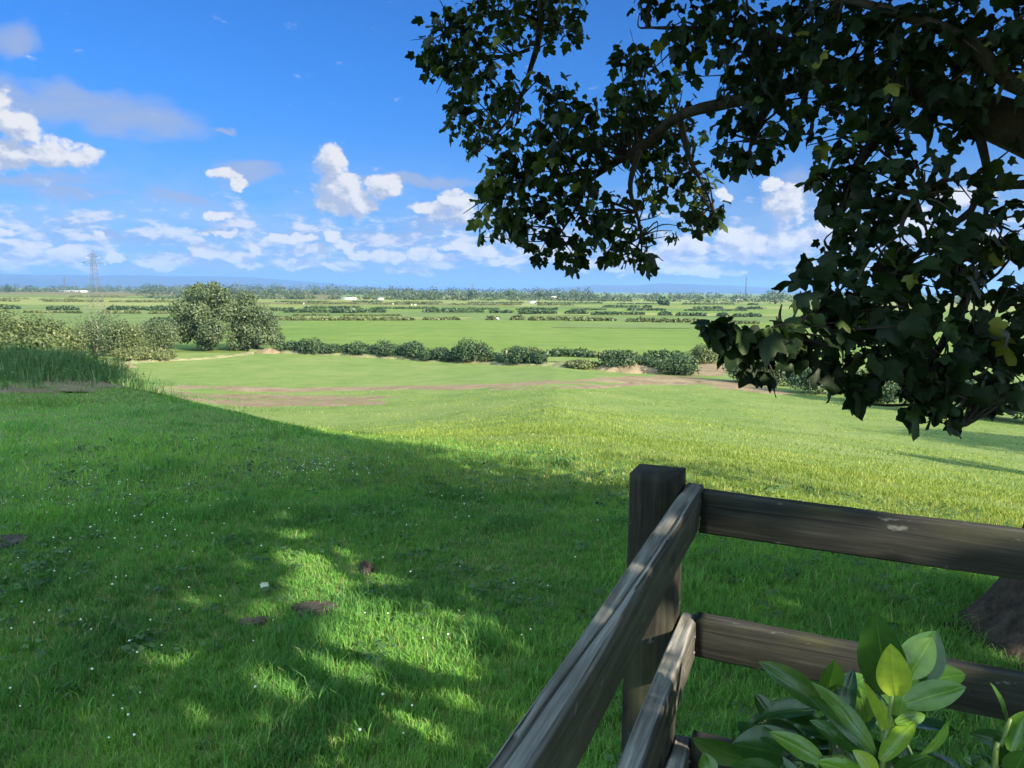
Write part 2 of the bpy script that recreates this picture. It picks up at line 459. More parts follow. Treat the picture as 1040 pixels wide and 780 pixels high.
def build_world():
    w = bpy.data.worlds.new('World'); SC.world = w; w.use_nodes = True
    nt = w.node_tree; nt.nodes.clear()
    out = N(nt, 'OutputWorld'); bg = N(nt, 'Background', inp={'Strength': 0.05})
    sky = N(nt, 'TexSky', sky_type='NISHITA', sun_disc=False)
    sky.sun_elevation = SUN_EL
    sky.sun_rotation = math.atan2(SUNXY[0], SUNXY[1])
    sky.air_density = 1.0; sky.dust_density = 0.6; sky.ozone_density = 1.6; sky.altitude = 20
    tint = mixc(nt, 1.0, sky.outputs[0], SKYTINT, 'MULTIPLY')
    tc = N(nt, 'TexCoord'); sep = N(nt, 'SeparateXYZ'); L(nt, tc.outputs['Generated'], sep.inputs[0])
    X, Y, Z = sep.outputs
    A = math_n(nt, 'ARCTAN2', X, Y)
    hyp = math_n(nt, 'SQRT', math_n(nt, 'ADD', math_n(nt, 'MULTIPLY', X, X), math_n(nt, 'MULTIPLY', Y, Y)))
    E = math_n(nt, 'ARCTAN2', Z, hyp)

    # tint multiplied in towards the horizon: more red, less green and blue
    dm = N(nt, 'MapRange', interpolation_type='SMOOTHSTEP', inp={1: 0.0, 2: 0.30, 3: 0.0, 4: 1.0}); L(nt, E, dm.inputs[0])
    tint = mixc(nt, 1.0, tint, mixc(nt, dm.outputs[0], (1.75, 0.86, 0.78), (1.05, 1.0, 1.0)), 'MULTIPLY')

    def ang(px, py):
        d = ray(px, py)
        return math.atan2(d[0], d[1]), math.atan2(d[2], math.hypot(d[0], d[1]))

    # ---- heaped clouds: (x, y, rx, ry) of their lobes as seen from the hill
    cum = [(20, 128, 26, 22), (-8, 110, 30, 26), (48, 156, 32, 17), (82, 161, 22, 14), (5, 158, 40, 20),
           (334, 165, 20, 20), (345, 158, 10, 12), (345, 192, 26, 18), (362, 205, 28, 14), (388, 189, 20, 12), (340, 208, 22, 12),
           (228, 176, 17, 9), (243, 188, 14, 8), (222, 218, 16, 6), (215, 234, 16, 6), (232, 239, 12, 5),
           (103, 238, 9, 7), (462, 206, 22, 14), (440, 212, 26, 10), (475, 214, 12, 10), (282, 240, 14, 6), (300, 242, 18, 7), (338, 240, 10, 7),
           (12, 266, 20, 11), (40, 262, 26, 12), (66, 262, 18, 10), (160, 268, 26, 6), (-20, 232, 40, 8), (20, 246, 34, 6),
           (735, 198, 10, 9), (782, 186, 10, 11), (800, 205, 26, 20), (660, 262, 30, 14), (700, 250, 26, 13), (760, 252, 34, 15), (800, 246, 30, 16), (690, 272, 50, 7),
           (745, 240, 18, 10), (850, 240, 40, 22), (930, 230, 40, 22), (1000, 250, 40, 16), (860, 205, 30, 14), (980, 200, 30, 14), (560, 258, 26, 9), (600, 268, 34, 7), (505, 268, 20, 5), (470, 250, 22, 6),
           (118, 262, 16, 6), (190, 262, 14, 6), (212, 256, 18, 7), (240, 262, 20, 6), (262, 254, 12, 6), (318, 258, 22, 8), (352, 250, 14, 7), (372, 258, 22, 7), (398, 262, 16, 6), (428, 256, 20, 8), (452, 264, 18, 6), (488, 256, 18, 8), (520, 264, 18, 6), (90, 272, 24, 5), (300, 270, 26, 5), (345, 272, 22, 4), (415, 274, 24, 4), (255, 272, 18, 4), (640, 276, 30, 5), (730, 276, 26, 5)]
    # ---- thin grey-violet sheets
    thin = [(60, 100, 150, 28), (140, 122, 90, 26), (-40, 85, 110, 30), (20, 178, 110, 12), (70, 195, 60, 8), (185, 197, 55, 10), (250, 170, 45, 14), (262, 180, 40, 10),
            (228, 126, 14, 5), (450, 230, 60, 10), (400, 240, 80, 8), (120, 240, 60, 6), (10, 30, 40, 24), (420, 185, 90, 10), (800, 200, 50, 26), (180, 270, 90, 8)]

    def group(name, blobs, wscale, wamp):
        g = bpy.data.node_groups.new(name, 'ShaderNodeTree')
        for s in ('A', 'E'): g.interface.new_socket(s, in_out='INPUT', socket_type='NodeSocketFloat')
        g.interface.new_socket('D', in_out='OUTPUT', socket_type='NodeSocketFloat')
        gi = g.nodes.new('NodeGroupInput'); go = g.nodes.new('NodeGroupOutput')
        a, e = gi.outputs['A'], gi.outputs['E']
        cx = N(g, 'CombineXYZ'); L(g, a, cx.inputs[0]); L(g, math_n(g, 'MULTIPLY', e, 1.35), cx.inputs[1])
        wn = N(g, 'TexNoise', inp={'Scale': wscale, 'Detail': 4, 'Roughness': 0.6}); L(g, cx.outputs[0], wn.inputs['Vector'])
        sp = N(g, 'SeparateColor'); L(g, wn.outputs['Color'], sp.inputs[0])
        a2 = math_n(g, 'MULTIPLY_ADD', math_n(g, 'SUBTRACT', sp.outputs[0], 0.5), wamp, a)
        e2 = math_n(g, 'MULTIPLY_ADD', math_n(g, 'SUBTRACT', sp.outputs[1], 0.5), wamp * 0.8, e)
        cur = None
        for (px, py, rx, ry) in blobs:
            a0, e0 = ang(px, py)
            a1, _ = ang(px + rx, py); _, e1 = ang(px, py - ry)
            ra, re = max(abs(a1 - a0), 1e-3), max(abs(e1 - e0), 1e-3)
            dx = math_n(g, 'MULTIPLY_ADD', a2, 1 / ra, -a0 / ra)
            dy = math_n(g, 'MULTIPLY_ADD', e2, 1 / re, -e0 / re)
            q = math_n(g, 'MULTIPLY_ADD', dx, dx, math_n(g, 'MULTIPLY', dy, dy))
            cur = q if cur is None else math_n(g, 'SMOOTH_MIN', cur, q, 0.35)
        r = math_n(g, 'SUBTRACT', 1.0, cur)
        L(g, r, go.inputs[0])
        return g

    def use(g, a, e):
        n = nt.nodes.new('ShaderNodeGroup'); n.node_tree = g
        L(nt, a, n.inputs['A']); L(nt, e, n.inputs['E'])
        return n.outputs[0]

    def vec(a, e, sa, se):
        c = N(nt, 'CombineXYZ'); L(nt, math_n(nt, 'MULTIPLY', a, sa), c.inputs[0]); L(nt, math_n(nt, 'MULTIPLY', e, se), c.inputs[1])
        return c.outputs[0]

    def smooth(x, lo, hi):
        n = N(nt, 'MapRange', interpolation_type='SMOOTHSTEP'); n.clamp = True
        n.inputs[1].default_value = lo; n.inputs[2].default_value = hi
        L(nt, x, n.inputs[0]); return n.outputs[0]

    gc = group('heaped cloud', cum, 26, 0.045)
    gt = group('thin cloud', thin, 9, 0.10)
    n1 = noise(nt, vec(A, E, 1, 1.3), 42, 8, 0.66)
    # low broken bank near the horizon
    band = math_n(nt, 'MULTIPLY', smooth(E, 0.012, 0.040), math_n(nt, 'SUBTRACT', 1.0, smooth(E, 0.06, 0.135)))
    nb = noise(nt, vec(A, E, 24, 56), 1.0, 9, 0.58, 0.0)
    nb2 = noise(nt, vec(math_n(nt, 'ADD', A, 0.012), math_n(nt, 'ADD', E, 0.007), 24, 56), 1.0, 6, 0.58, 0.0)
    bank = math_n(nt, 'ADD', nb, math_n(nt, 'MULTIPLY_ADD', band, 0.26, -0.21))
    bank_d = smooth(bank, 0.43, 0.63)
    bank_l = smooth(math_n(nt, 'SUBTRACT', nb, nb2), -0.10, 0.13)
    d0 = use(gc, A, E)
    d1 = use(gc, math_n(nt, 'ADD', A, 0.010), math_n(nt, 'ADD', E, 0.016))
    cd = smooth(math_n(nt, 'MULTIPLY_ADD', math_n(nt, 'SUBTRACT', n1, 0.5), 2.6, d0), -0.12, 0.60)
    lit = smooth(math_n(nt, 'MULTIPLY_ADD', math_n(nt, 'SUBTRACT', n1, 0.5), 1.5, math_n(nt, 'SUBTRACT', d0, math_n(nt, 'MULTIPLY', d1, 1.0))), -0.30, 0.95)
    tn = noise(nt, vec(A, E, 3.5, 13), 1.6, 7, 0.6, 0.5)
    td = smooth(math_n(nt, 'MULTIPLY_ADD', math_n(nt, 'SUBTRACT', tn, 0.5), 1.5, use(gt, A, E)), 0.0, 1.1)
    k = CLOUDK
    n1b = noise(nt, vec(math_n(nt, 'ADD', A, 0.006), math_n(nt, 'ADD', E, 0.009), 1, 1.3), 42, 8, 0.66)
    relief = math_n(nt, 'MULTIPLY', math_n(nt, 'SUBTRACT', n1, n1b), 2.6)
    lit = math_n(nt, 'ADD', lit, relief, clamp=True)
    c_lit, c_sh, c_thin = (k * 0.98, k * 0.96, k * 0.92), (k * 0.50, k * 0.57, k * 0.70), (k * 0.40, k * 0.50, k * 0.72)
    veil = math_n(nt, 'MULTIPLY', math_n(nt, 'MULTIPLY', smooth(E, 0.0, 0.05), math_n(nt, 'SUBTRACT', 1.0, smooth(E, 0.06, 0.20))), smooth(noise(nt, vec(A, E, 6, 18), 1.0, 6, 0.6, 0.3), 0.32, 0.66))
    col = mixc(nt, math_n(nt, 'MULTIPLY', veil, 0.55), tint, (k * 0.46, k * 0.62, k * 0.86))
    col = mixc(nt, math_n(nt, 'MULTIPLY', td, 0.85), col, c_thin)
    col = mixc(nt, math_n(nt, 'MULTIPLY', bank_d, 0.80), col, mixc(nt, bank_l, (k * 0.33, k * 0.50, k * 0.78), c_lit))
    col = mixc(nt, math_n(nt, 'MULTIPLY', cd, 0.97), col, mixc(nt, lit, c_sh, c_lit))
    # unseen bright cloud, added overhead and behind the viewer to fill the shade
    rear = math_n(nt, 'SUBTRACT', 1.0, smooth(Y, 0.15, 0.62))
    rn = noise(nt, tc.outputs['Generated'], 3.2, 6, 0.6, 0.3)
    rc = math_n(nt, 'MULTIPLY', smooth(rn, 0.30, 0.46), math_n(nt, 'MULTIPLY', rear, smooth(E, 0.0, 0.05)))
    col = mixc(nt, rc, col, (8.6, 12.2, 13.6))
    L(nt, col, bg.inputs['Color']); L(nt, bg.outputs[0], out.inputs['Surface'])
    w.cycles.sampling_method = 'MANUAL'; w.cycles.sample_map_resolution = 512


SKYTINT = (0.100, 0.40, 0.85)
CLOUDK = 4.9
build_world()

# ------------------------------------------------------------------ ground sheet
def axis(lo, hi, fine_lo, fine_hi, step, grow):
    a = list(np.arange(fine_lo, fine_hi + 1e-6, step))
    s = step
    while a[-1] < hi:
        s *= grow; a.append(a[-1] + s)
    s = step; b = []
    x = fine_lo
    while x > lo:
        s *= grow; x -= s; b.append(x)
    return np.array(b[::-1] + a)


gx = axis(-21000, 21000, -16, 8, 0.2, 1.07)
gy = axis(-300, 21000, 0, 24, 0.2, 1.06)
XX, YY = np.meshgrid(gx, gy)
ZZ = terrain(XX, YY)
nxg, nyg = len(gx), len(gy)
ii = np.arange(nxg * nyg).reshape(nyg, nxg)
Fg = np.stack([ii[:-1, :-1], ii[:-1, 1:], ii[1:, 1:], ii[1:, :-1]], -1).reshape(-1, 4)
gnd = mesh_np('ground', np.stack([XX, YY, ZZ], -1).reshape(-1, 3), Fg, M['ground'], smooth=True)
props(gnd, 'grassy hillside falling to a wide flat green plain', 'ground', kind='structure')


def drape(name, V2, F, mat, lift, label, cat, amp=None, kind='structure'):
    """a sheet lying on the terrain; V2 (n,2)"""
    V2 = np.asarray(V2); z = terrain(V2[:, 0], V2[:, 1]) + lift + (amp if amp is not None else 0)
    o = mesh_np(name, np.column_stack([V2, z]), F, mat, smooth=True)
    props(o, label, cat, kind=kind)
    return o


def patch(name, c, ra, rb, rot, mat, lift, label, cat, seed=0.0, rings=7, seg=48, hump=0.0, ragged=0.45):
    """irregular patch of bare soil, slightly domed"""
    V = [c[:2]]; A = [hump]
    cs, sn = math.cos(rot), math.sin(rot)
    for j in range(1, rings + 1):
        f = j / rings
        for k in range(seg):
            w = 2 * PI * k / seg
            r = f * (1 + ragged * 2 * (float(fbm(math.cos(w) * 1.7 + seed, math.sin(w) * 1.7 + seed * 3, 4)) - 0.5) * f)
            x, y = ra * r * math.cos(w), rb * r * math.sin(w)
            V.append((c[0] + x * cs - y * sn, c[1] + x * sn + y * cs))
            A.append(hump * (1 - f * f) * (0.7 + 0.6 * random.random()) - (0.03 + lift if j == rings else 0))
    T = [(0, 1 + k, 1 + (k + 1) % seg) for k in range(seg)]
    Q = []
    for j in range(rings - 1):
        for k in range(seg):
            a = 1 + j * seg; b = a + seg; k2 = (k + 1) % seg
            Q.append((a + k, b + k, b + k2, a + k2))
    return drape(name, np.array(V), [np.array(Q), np.array(T)], mat, lift, label, cat, np.array(A))


BARE = []      # (x, y, ra, rb, rot) where no grass grows


def bare(px, py, wpx, hpx, **kw):
    c = G(px, py); a = G(px - wpx / 2, py); b = G(px, py - hpx / 2); d = G(px, py + hpx / 2)
    ra = abs(c[0] - a[0]); rb = max(min(abs(b[1] - d[1]) / 2, 0.12 * c[1]), 0.05) * (0.45 if c[1] > 10 else 1)
    BARE.append((c[0], c[1], ra * 0.95, rb * 0.95))
    return c, ra, rb


# track: widths and course read off the ground
def strip(name, pix, mat, lift, label, cat, n=160, ragged=0.5, hump=0.0, seed=0.0, cross=5):
    c = np.array([np.append(G(a, b)[:2], w) for a, b, w in pix])
    s = spline(c, n)
    t = np.gradient(s[:, :2], axis=0); t /= np.linalg.norm(t, axis=1)[:, None]
    nrm = np.column_stack([-t[:, 1], t[:, 0]])
    V = []; A = []
    for i in range(n):
        for j in range(cross):
            f = j / (cross - 1) * 2 - 1
            wd = s[i, 2] * 0.5
            wob = 1 + ragged * 2 * (float(fbm(i * 0.35 + seed, f * 2 + seed + 7, 3)) - 0.5) * abs(f)
            V.append(s[i, :2] + nrm[i] * wd * f * wob)
            A.append(hump * (1 - abs(f) ** 1.6) * (0.5 + float(vnoise(i * 0.4 + seed, f * 2))) - (0.06 if abs(f) == 1 else 0))
    Q = [(i * cross + j, (i + 1) * cross + j, (i + 1) * cross + j + 1, i * cross + j + 1) for i in range(n - 1) for j in range(cross - 1)]
    return drape(name, np.array(V), np.array(Q), mat, lift, label, cat, np.array(A)), s


# fields on the plain, each sheet 4 mm above the one below
def field(name, pts, mat, lift, label):
    n = 24
    p = np.array(pts, float)
    V = []; Q = []
    for i in range(n + 1):
        for j in range(n + 1):
            a = p[0] * (1 - i / n) + p[1] * i / n; b = p[3] * (1 - i / n) + p[2] * i / n
            V.append(a * (1 - j / n) + b * j / n)
    for i in range(n):
        for j in range(n):
            k = i * (n + 1) + j; Q.append((k, k + n + 1, k + n + 2, k + 1))
    return drape(name, np.array(V), np.array(Q), mat, lift, label, 'field')


def wy(py, px=520): return G(px, py)[1]


YC, YB, YA, YA2, YW = wy(350), wy(325.5), wy(317.5), wy(312), wy(304)
field('field', [(-75, YC - 25), (120, YC - 40), (135, YB + 2), (-75, YB - 4)], M['f_bright'], 0.010, 'bright green mown field in the middle of the plain')
field('field', [(-420, YB - 60), (-76, YB - 60), (-76, YA), (-520, YA)], M['f_green'], 0.016, 'green field behind the bushes at the foot of the pylon')
field('field', [(-75, YB + 3), (420, YB + 3), (520, YA), (-75, YA)], M['f_green'], 0.022, 'narrow green field between two low hedge rows')
field('field', [(-120, YA + 2), (600, YA + 2), (700, YA2), (-150, YA2)], M['f_bright'], 0.028, 'light green field beyond the second hedge row')
field('field', [(-800, YA + 2), (-122, YA + 2), (-190, YW * 0.8), (-1500, YW * 0.8)], M['f_pale'], 0.034, 'straw tinted pasture left of the big field tree')
field('field', [(-152, YA2 + 3), (900, YA2 + 3), (1300, YW * 1.1), (-300, YW * 1.1)], M['f_pale'], 0.040, 'pale yellow green pasture before the far woodland')
field('field', [(-3500, YW * 0.8 + 5), (-192, YW * 0.8 + 5), (-600, 2600), (-5000, 2600)], M['f_brown'], 0.046, 'brownish rough pasture under the blue hills')

for i, (ya, yb_, xa, xb, mt, lab) in enumerate(((308.6, 306.8, 200, 520, 'f_brown', 'olive brown strip of field before the woodland, left of centre'), (311.8, 310.4, 420, 640, 'f_green', 'green strip of field across the pale pasture'),
                                             (309.6, 307.4, 560, 830, 'f_bright', 'light green field before the woodland, right of centre'), (324.0, 321.5, 300, 470, 'f_pale', 'straw strip beside the first hedge row'),
                                             (312.5, 309.0, -80, 80, 'f_green', 'green field between hedges far left'), (306.0, 303.6, 60, 260, 'f_pale', 'pale hay strip far left before the glasshouses'),
                                             (320.0, 317.5, 540, 790, 'f_pale', 'pale strip of field right of centre'), (333.0, 327.5, 560, 700, 'f_green', 'duller patch at the far side of the bright field'),
                                             (300.8, 299.2, -80, 180, 'f_bright', 'thin bright green field below the far left woodland'))):
    q = [G(xa, ya), G(xb, ya + (xb - xa) * 0.006), G(xb + 12, yb_ + (xb - xa) * 0.006), G(xa + 12, yb_)]
    field('field', [p_[:2] for p_ in q], M[mt], 0.085 + 0.006 * i, lab)
trk, trk_s = strip('track', [(60, 399, 6.5), (165, 396, 6.5), (300, 396.5, 6.2), (420, 393.5, 6.2), (520, 391, 6.2), (600, 388, 6.6), (660, 384, 7.5), (705, 381, 8.5), (722, 377, 6.0), (724, 371, 6.0), (716, 366, 5.0)],
                   M['track'], 0.03, 'pale dirt farm track curving to the gap in the hedge', 'track', 220, 0.35)
_, trk2_s = strip('track', [(640, 388.5, 5.0), (700, 387, 8.0), (735, 390, 9.0), (768, 396, 7.0), (800, 401, 2.0)], M['track'], 0.05, 'worn earth spur of the track below the gateway', 'track', 60, 0.5, 0, 4)
strip('track', [(500, 395.5, 1.6), (570, 393.5, 2.2), (640, 390.5, 3.0), (700, 389, 3.0)], M['earth'], 0.045, 'darker muddy verge along the lower side of the track', 'track', 80, 0.9, 0, 9)
strip('bank', [(255, 357, 3), (300, 359, 2.4), (350, 361, 2.6), (420, 365, 3.4), (480, 368, 4), (540, 371, 3.6), (600, 373.5, 4.2), (650, 377, 5)], M['bank'], 0.02,
      'pale dry grass bank along the foot of the hedge', 'bank', 150, 0.9, 0.45, 3)
strip('bank', [(90, 372, 3), (130, 369, 3), (170, 366.5, 2.4), (215, 364, 2.2), (255, 359, 2.4)], M['bank'], 0.02, 'thin sandy bank in front of the left bushes', 'bank', 90, 1.0, 0.3, 13)
SOIL = []
c = G(300, 408); SOIL.append((c[0], c[1], 12.0, 5.0))
patch('bare_soil', c, 12.0, 5.0, 0.05, M['redsoil'], 0.03, 'reddish bare soil below the farm track', 'soil', 2.0, ragged=0.9)
c = G(250, 403); SOIL.append((c[0], c[1], 11.0, 2.4)); patch('bare_soil', c, 11.0, 2.4, 0.1, M['redsoil'], 0.034, 'reddish strip of soil beside the track at the brow', 'soil', 5.0, ragged=0.9)
for (px, py, ra, rb, h, lab) in ((277, 358, 3.4, 2.4, 0.7, 'tan soil heap beside the big field tree'), (640, 377, 5.0, 3.0, 0.75, 'tan soil heap beside the track near the gateway'),
                                 (112, 372, 4.5, 2.5, 0.5, 'flat tan soil heap below the left bushes')):
    c = G(px, py)
    o = patch('soil_heap', c, ra, rb, 0.1, M['track'], 0.02, lab, 'soil heap', px * 0.1, hump=h, ragged=0.6)
    o['kind'] = 'thing'
for (px, py, wpx, hpx, mt, lab, ct) in ((4, 552, 52, 16, 'peat', 'dark grey patch of bare soil at the left edge', 'soil'), (10, 397, 90, 12, 'redsoil', 'reddish bare strip on the left brow', 'soil'),
                                        (322, 620, 56, 15, 'peat', 'small brown bare patch in the shaded grass', 'soil'), (258, 634, 34, 10, 'peat', 'smallest worn patch beside the brown one', 'soil')):
    c, ra, rb = bare(px, py, wpx, hpx)
    patch('bare_soil', c, ra, rb, 0.0, M[mt], 0.022, lab, ct, px * 0.13, ragged=0.7)

# ------------------------------------------------------------------ far hills
def hills():
    V = []; Q = []
    n = 260; m = 6
    az = np.linspace(-0.95, 0.95, n)
    prof = []
    for a in az:
        px = 520 + FPX * math.tan(a)
        h = 0
        h += 190 * float(sstep(430, 230, px)) * (0.80 + 0.4 * float(fbm(a * 9 + 3, 1.5, 4)))
        h += 120 * float(sstep(500, 640, px) * sstep(860, 720, px)) * (0.6 + 0.8 * float(fbm(a * 14, 4.5, 4)))
        h += 60 * float(sstep(-100, 300, px)) * (0.4 + 0.8 * float(fbm(a * 7 + 9, 2.5, 4))) * 0.6
        prof.append(h)
    for j in range(m + 1):
        f = j / m
        R = 11000 + 3500 * f
        for i, a in enumerate(az):
            z = prof[i] * math.sin(PI * min(f * 0.5 + 0.02, 0.5)) * (1 if j else 0)
            V.append((R * math.sin(a), R * math.cos(a), z - (3 if j == 0 else 0)))
    for j in range(m):
        for i in range(n - 1):
            k = j * n + i; Q.append((k, k + 1, k + n + 1, k + n))
    o = mesh_np('hills', np.array(V), np.array(Q), M['hill'], smooth=True)
    props(o, 'long low blue hills on the horizon', 'hills', kind='structure')


hills()

# ------------------------------------------------------------------ foliage masses
def leaf_quads(P0, Nrm, size, rng, aspect=0.62):
    """rhombic leaf sprays: P0 (n,3) centres, Nrm (n,3)"""
    n = len(P0)
    r = rng.normal(size=(n, 3))
    a = np.cross(Nrm, r); a /= np.linalg.norm(a, axis=1)[:, None] + 1e-9
    b = np.cross(Nrm, a); b /= np.linalg.norm(b, axis=1)[:, None] + 1e-9
    s = size[:, None]
    V = np.stack([P0 - a * s, P0 - b * s * aspect + a * s * 0.1, P0 + a * s, P0 + b * s * aspect + a * s * 0.1], 1).reshape(-1, 3)
    F = np.arange(n * 4).reshape(n, 4)
    return V, F


def foliage(lobes, n, size, rng, fill=0.55, flat=0.6):
    """lobes: list (cx,cy,cz,rx,ry,rz). Leaf sprays in each lobe's outer shell."""
    lob = np.array(lobes, float)
    wgt = (lob[:, 3] * lob[:, 5] + lob[:, 4] * lob[:, 5] + lob[:, 3] * lob[:, 4]); wgt /= wgt.sum()
    idx = rng.choice(len(lob), n, p=wgt)
    d = rng.normal(size=(n, 3)); d /= np.linalg.norm(d, axis=1)[:, None]
    rr = fill + (1.08 - fill) * rng.random(n) ** 0.6
    rr *= 1 + 0.22 * (rng.random(n) - 0.5)
    C = lob[idx, :3]; R = lob[idx, 3:]
    p = C + d * R * rr[:, None]
    nr = d + rng.normal(size=(n, 3)) * 0.75 + np.array([0, 0, 0.35])
    nr /= np.linalg.norm(nr, axis=1)[:, None]
    sz = size * (0.6 + 0.8 * rng.random(n))
    V, F = leaf_quads(p, nr, sz, rng)
    lt = rng.random(len(lob))
    t = np.clip(0.28 + 0.30 * rng.random(n) + 0.30 * (lt[idx] - 0.5) + 0.16 * (rr - 0.8), 0, 1)
    t = np.where(rng.random(n) < 0.008, 0.95, t)
    return V, F, np.repeat(t, 4)


def bush(name, label, cat, base, w, d, h, mat, n=900, size=0.22, group=None, lobes=9, seed=0, stem=True, low=0.02, parent_parts=True):
    """a shrub or small tree standing at base: crown of many lobes over short stems"""
    rng = np.random.default_rng(seed)
    lo = []
    for i in range(lobes):
        a = rng.random() * 2 * PI; r = math.sqrt(rng.random()) * 0.72
        top = 1 - 0.45 * r ** 2
        zc = (low + (0.25 + 0.55 * rng.random()) * top)
        rz = (0.20 + 0.16 * rng.random())
        zc = min(zc, top - rz)
        lo.append((base[0] + math.cos(a) * r * w / 2, base[1] + math.sin(a) * r * d / 2, base[2] + max(zc, rz * 0.8 + low) * h,
                   w * (0.16 + 0.12 * rng.random()), d * (0.18 + 0.12 * rng.random()), h * rz))
    lo.append((base[0], base[1], base[2] + h * (0.40 + low), w * 0.36, d * 0.36, h * 0.38))
    V, F, t = foliage(lo, n, size, rng)
    V[:, 2] = np.maximum(V[:, 2], base[2] - 0.05)
    root = thing(name, label, cat, tuple(base), group)
    mesh_np('crown' if 'tree' in name else 'foliage', V, F, mat, root, tint=t)
    if stem:
        A = Acc()
        for k in range(4 if 'tree' not in name else 7):
            a = rng.random() * 2 * PI; r = 0.28 * w * rng.random()
            q = np.array(base) + [math.cos(a) * r, math.sin(a) * r, h * (0.55 + 0.3 * rng.random())]
            b0 = np.array(base) + [math.cos(a) * 0.1, math.sin(a) * 0.1, -0.15]
            mid = (b0 + q) / 2 + rng.normal(size=3) * 0.05 * w
            A.tube(spline([b0, mid, q], 7), np.linspace(0.028 * h, 0.006 * h, 7), 6)
        A.build('stem' if 'tree' not in name else 'trunk', M['bark_far'], root)
    return root


def hedge(name, label, cat, p0, p1, h, d, mat, n, size, group=None, seed=0, gapw=0.0):
    """a run of hedge between two ground points, uneven along its top"""
    rng = np.random.default_rng(seed)
    p0 = np.array(p0); p1 = np.array(p1); Lh = np.linalg.norm(p1 - p0)
    k = max(3, int(Lh / (h * 0.62)))
    lo = []
    for i in range(k):
        f = (i + 0.5) / k
        c = p0 * (1 - f) + p1 * f
        hh = h * (0.66 + 0.42 * float(fbm(i * 0.55 + seed, seed * 1.7, 3)) + 0.12 * rng.random())
        if i in (0, k - 1): hh *= 0.75
        lo.append((c[0] + rng.normal() * 0.12 * d, c[1] + rng.normal() * 0.2 * d, c[2] + hh * 0.48, max(Lh / k * 0.85, hh * 0.4), d * 0.5, hh * 0.52))
    V, F, t = foliage(lo, n, size, rng, 0.5)
    V[:, 2] = np.maximum(V[:, 2], min(p0[2], p1[2]) - 0.05)
    o = mesh_np(name, V, F, mat, None, tuple((p0 + p1) / 2), tint=t)
    return props(o, label, cat, group)


# ------------------------------------------------------------------ big field tree on the left
def field_tree():
    b = G(213, 356)
    s = b[1] / FPX
    root = thing('field_tree', 'big grey green field tree left of centre, standing taller than the bushes', 'tree', tuple(b))
    rng = np.random.default_rng(21)
    H = 68 * s; lo = []
    # lobes by height: broad uneven dome, lower skirt to the right
    spec = [(-25, 26, 14), (-8, 18, 15), (12, 22, 15), (30, 24, 15), (46, 18, 14), (58, 14, 10), (-22, 42, 13), (-2, 40, 15), (18, 42, 14), (36, 40, 13), (52, 34, 12),
            (-14, 56, 11), (4, 58, 10), (20, 56, 10), (34, 52, 10), (-30, 14, 9), (-24, 61, 6), (-12, 64, 6), (10, 65, 6), (58, 22, 11), (66, 12, 9), (40, 10, 10), (0, 10, 10), (26, 8, 9)]
    for (dx, dz, r) in spec:
        lo.append((b[0] + dx * s, b[1] + rng.normal() * 1.6, b[2] + dz * s, r * s, r * s * 1.1, r * s * 0.85))
    V, F, t = foliage(lo, 26000, 0.20, rng, 0.45)
    V[:, 2] = np.maximum(V[:, 2], b[2])
    mesh_np('crown', V, F, M['tree_far'], root, tint=t)
    A = Acc()
    A.tube(spline([b + [0, 0, -0.2], b + [0.1, 0, 2.2], b + [-0.2, 0.1, 5], b + [0.2, 0, 9]], 10), np.linspace(0.42, 0.10, 10), 8, 0.15)
    for k in range(12):
        l = lo[rng.integers(len(lo))]
        q0 = b + [0, 0, 1.6 + 4.5 * rng.random()]
        q1 = np.array(l[:3])
        A.tube(spline([q0, (q0 + q1) / 2 + [0, 0, 0.6], q1], 7), np.linspace(0.16, 0.03, 7), 6)
    A.build('trunk', M['bark_far'], root)


field_tree()

# bushes on the left, in front of and around the field tree
LB = [(8, 364, 70, 46, 'bush_olive', 'brownish olive bush at the left edge, below the pylon'),
      (42, 366, 62, 44, 'bush_olive', 'spreading olive bush left of the pylon foot'),
      (70, 364, 40, 30, 'bush_olive', 'low yellow green bush between the brow and the pylon'),
      (98, 362, 54, 44, 'tree_far', 'grey green bush directly in front of the pylon'),
      (132, 361, 46, 34, 'bush_olive', 'rounded olive bush between pylon and field tree'),
      (165, 358, 44, 32, 'tree_far', 'rounded grey bush touching the big field tree on its left'),
      (262, 354, 44, 40, 'tree_far', 'tall bush touching the big field tree on its right'),
      (22, 372, 60, 26, 'bush_olive', 'low rough bush on the brow at the left edge'),
      (148, 366, 60, 12, 'hedge_olive', 'low scrub at the foot of the olive bushes'),
      (-40, 362, 80, 50, 'bush_olive', 'olive bush cut by the left picture edge')]
for i, (px, py, wpx, hpx, mt, lab) in enumerate(LB):
    b = G(px, py)
    if b[1] < 60: b = np.array([(px - 520) / FPX * 92, 92.0, 0.0]); b[2] = float(terrain(b[0], b[1]))
    s = b[1] / FPX
    bush('shrub', lab, 'shrub', b, wpx * s * 1.1, wpx * s * 0.8, hpx * s * 1.22, M[mt], 6500, 0.155, seed=100 + i, lobes=20)

for i, (px, Yd, wpx, hpx, mt, lab) in enumerate(((14, 46, 80, 40, 'bush_olive', 'straw tinged scrub just over the brow at the left edge'), (62, 50, 60, 30, 'bush_olive', 'yellowish low scrub just over the brow, below the pylon'),
                                                (100, 62, 56, 26, 'bush_olive', 'rough scrub over the brow beside the flat tan soil heap'))):
    d_ = ray(px, 380); b = ORG + d_ * (Yd / d_[1]); b[2] = float(terrain(b[0], b[1])); s = Yd / FPX
    top_ = P(px, 352 + 4 * i, Yd)[2] - b[2]
    bush('shrub', lab, 'shrub', b, wpx * s, wpx * s * 0.8, max(top_, hpx * s), M[mt], 5000, 0.11, seed=150 + i, lobes=18)

